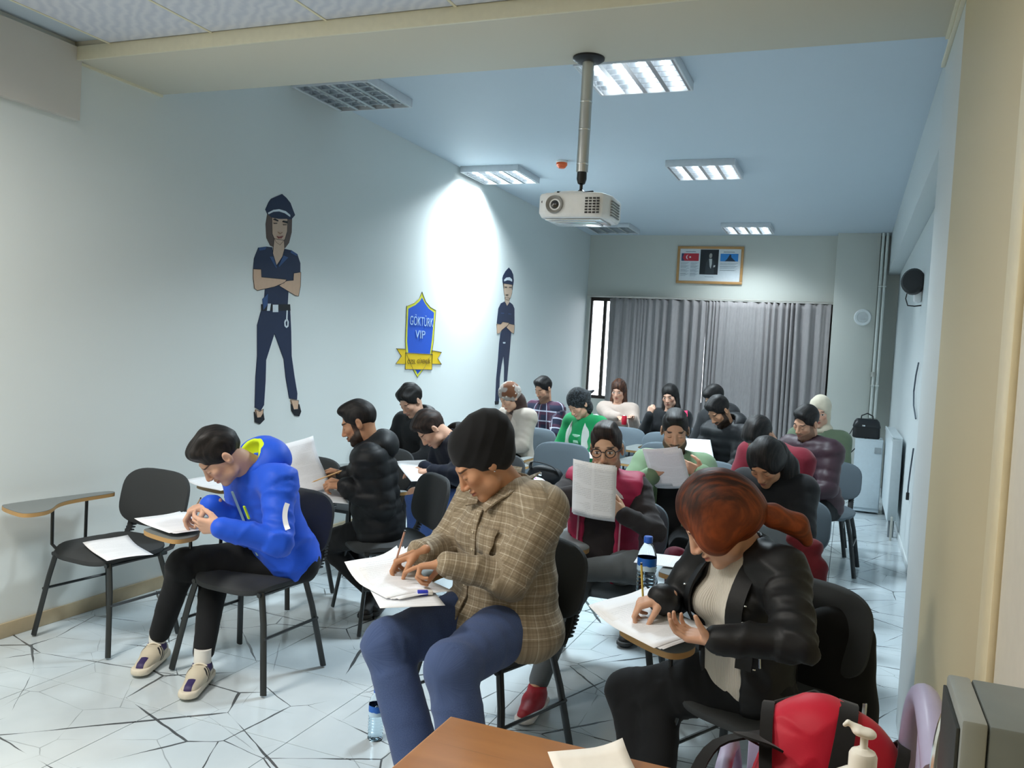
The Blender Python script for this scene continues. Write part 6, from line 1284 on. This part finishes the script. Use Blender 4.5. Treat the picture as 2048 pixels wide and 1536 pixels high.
# lilac plastic armchair with the red bag on it
ac = empty('plastic_armchair', (.02, 1.95, 0), 0, 'pale lilac plastic armchair beside the right wall at the desk', 'chair')
m_lil = flat('lilac plastic', 'A9A3C0', .35)
MB().loft([[(x*f_, y*f_, z) for x, y in rrect(28, .21, .20, 4)] for f_, z in ((.95, .40), (1, .41), (1, .425), (.95, .43))]).build('seat', m_lil, ac)
MB().tube([(.150, .05, .42), (.150, .04, .60), (.150, -.02, .77), (.150, -.12, .865), (.150, -.24, .905), (.150, -.36, .90), (.150, -.47, .87)], .024, 14, soft=4).build('armrest', m_lil, ac)
MB().tube([(.150, -.33, .895), (.152, -.34, .60), (.150, -.33, .42)], .020, 12).build('arm_post', m_lil, ac)
MB().tube([(-.215, -.18, .42), (-.22, -.19, .52), (-.22, -.10, .60), (-.22, .10, .60), (-.21, .19, .42)], .018, 12, soft=3).build('armrest', m_lil, ac)
for sx in (-1, 1):
    for sy in (-1, 1): MB().tube([(sx*.18, sy*.16, .41), (sx*.205, sy*.19, 0)], [.022, .016], 10).build('leg', m_lil, ac)
MB().box((-.19, .175, .42), (.19, .195, .60)).build('back_panel', m_lil, ac, bevel=.008)
rb = empty('duffel_bag', (-.005, 1.93, .432), R(0), 'red duffel bag with black straps standing behind the sanitiser bottle', 'bag')
m_red = mat_cloth('red nylon', 'C21A33', rough=.5); m_str = mat_cloth('black webbing', '1C1B1B')
F = Field((-.25, -.19, -.02), (.27, .2, .42), .006)
F.cap((-.06, -.02, .13), (.09, .03, .12), .13, .12, .02, False, (0, 0, 1), 1.0, .8); F.cap((-.02, 0, .22), (.04, 0, .20), .12, .12, .06, False, (0, 0, 1), 1.2, .8); F.cut((0, 0, 0), (0, 0, -1)); F.cut((-.175, 0, 0), (-1, 0, .25))
P_, Q_ = F.mesh(); N_ = vnormals(P_, Q_); qmesh('bag_body', P_+N_*(.005*wob(P_, 22, 4)+.004*(1-np.abs(wob(P_, 30, 5)))**4)[:, None], Q_, m_red, rb, {'bc': P_})
def over(x0, w_, nm, lean=0):                     # webbing wrapped over the bag, following its surface
    pts = []; nn = []
    for k in range(15):
        t_ = R(-20+k*220/14); dd = V3(lean*math.sin(t_), -math.cos(t_)*.8, math.sin(t_)*1.0); best = None
        o_ = V3(x0, 0, .15); 
        q = P_-o_; pr = q@nrm(dd); off_ = np.linalg.norm(q-pr[:, None]*nrm(dd), axis=1); m_ = (off_ < .02) & (pr > 0)
        if not m_.any(): continue
        rr_ = pr[m_].max()+.006; pts.append(o_+nrm(dd)*rr_); nn.append(tuple(nrm(dd)))
    return strap(nm, pts, w_, .004, m_str, rb, nn)
over(-.095, .026, 'webbing_strap', -.1); over(.02, .038, 'webbing_strap', .15); over(.12, .024, 'webbing_strap', .3)
strap('carry_handle', [(-.10, -.09, .20), (-.13, -.17, .215), (-.19, -.19, .19), (-.24, -.14, .19), (-.21, -.06, .24), (-.12, -.03, .27)], .028, .005, m_str, rb)
strap('carry_handle', [(-.13, -.04, .25), (-.16, -.09, .285), (-.12, -.12, .295), (-.08, -.09, .27)], .028, .005, m_str, rb)
tb_ = MB().tube([(-.10, .03, .318), (-.02, .02, .362), (.06, .0, .345), (.13, -.01, .29), (.19, -.02, .20)], .007, 6).build('zip_piping', m_str, rb)
MB().loft([[(x, y, z) for x, y, z in ((.105, -.112, .235), (.15, -.112, .20), (.165, -.114, .13), (.15, -.116, .11))], [(x, y-.004, z) for x, y, z in ((.105, -.112, .235), (.15, -.112, .20), (.165, -.114, .13), (.15, -.116, .11))]]).build('mesh_pocket', flat('pocket grey', '6D5358', .7), rb)
bpy.data.orphans_purge(do_recursive=True) if False else None
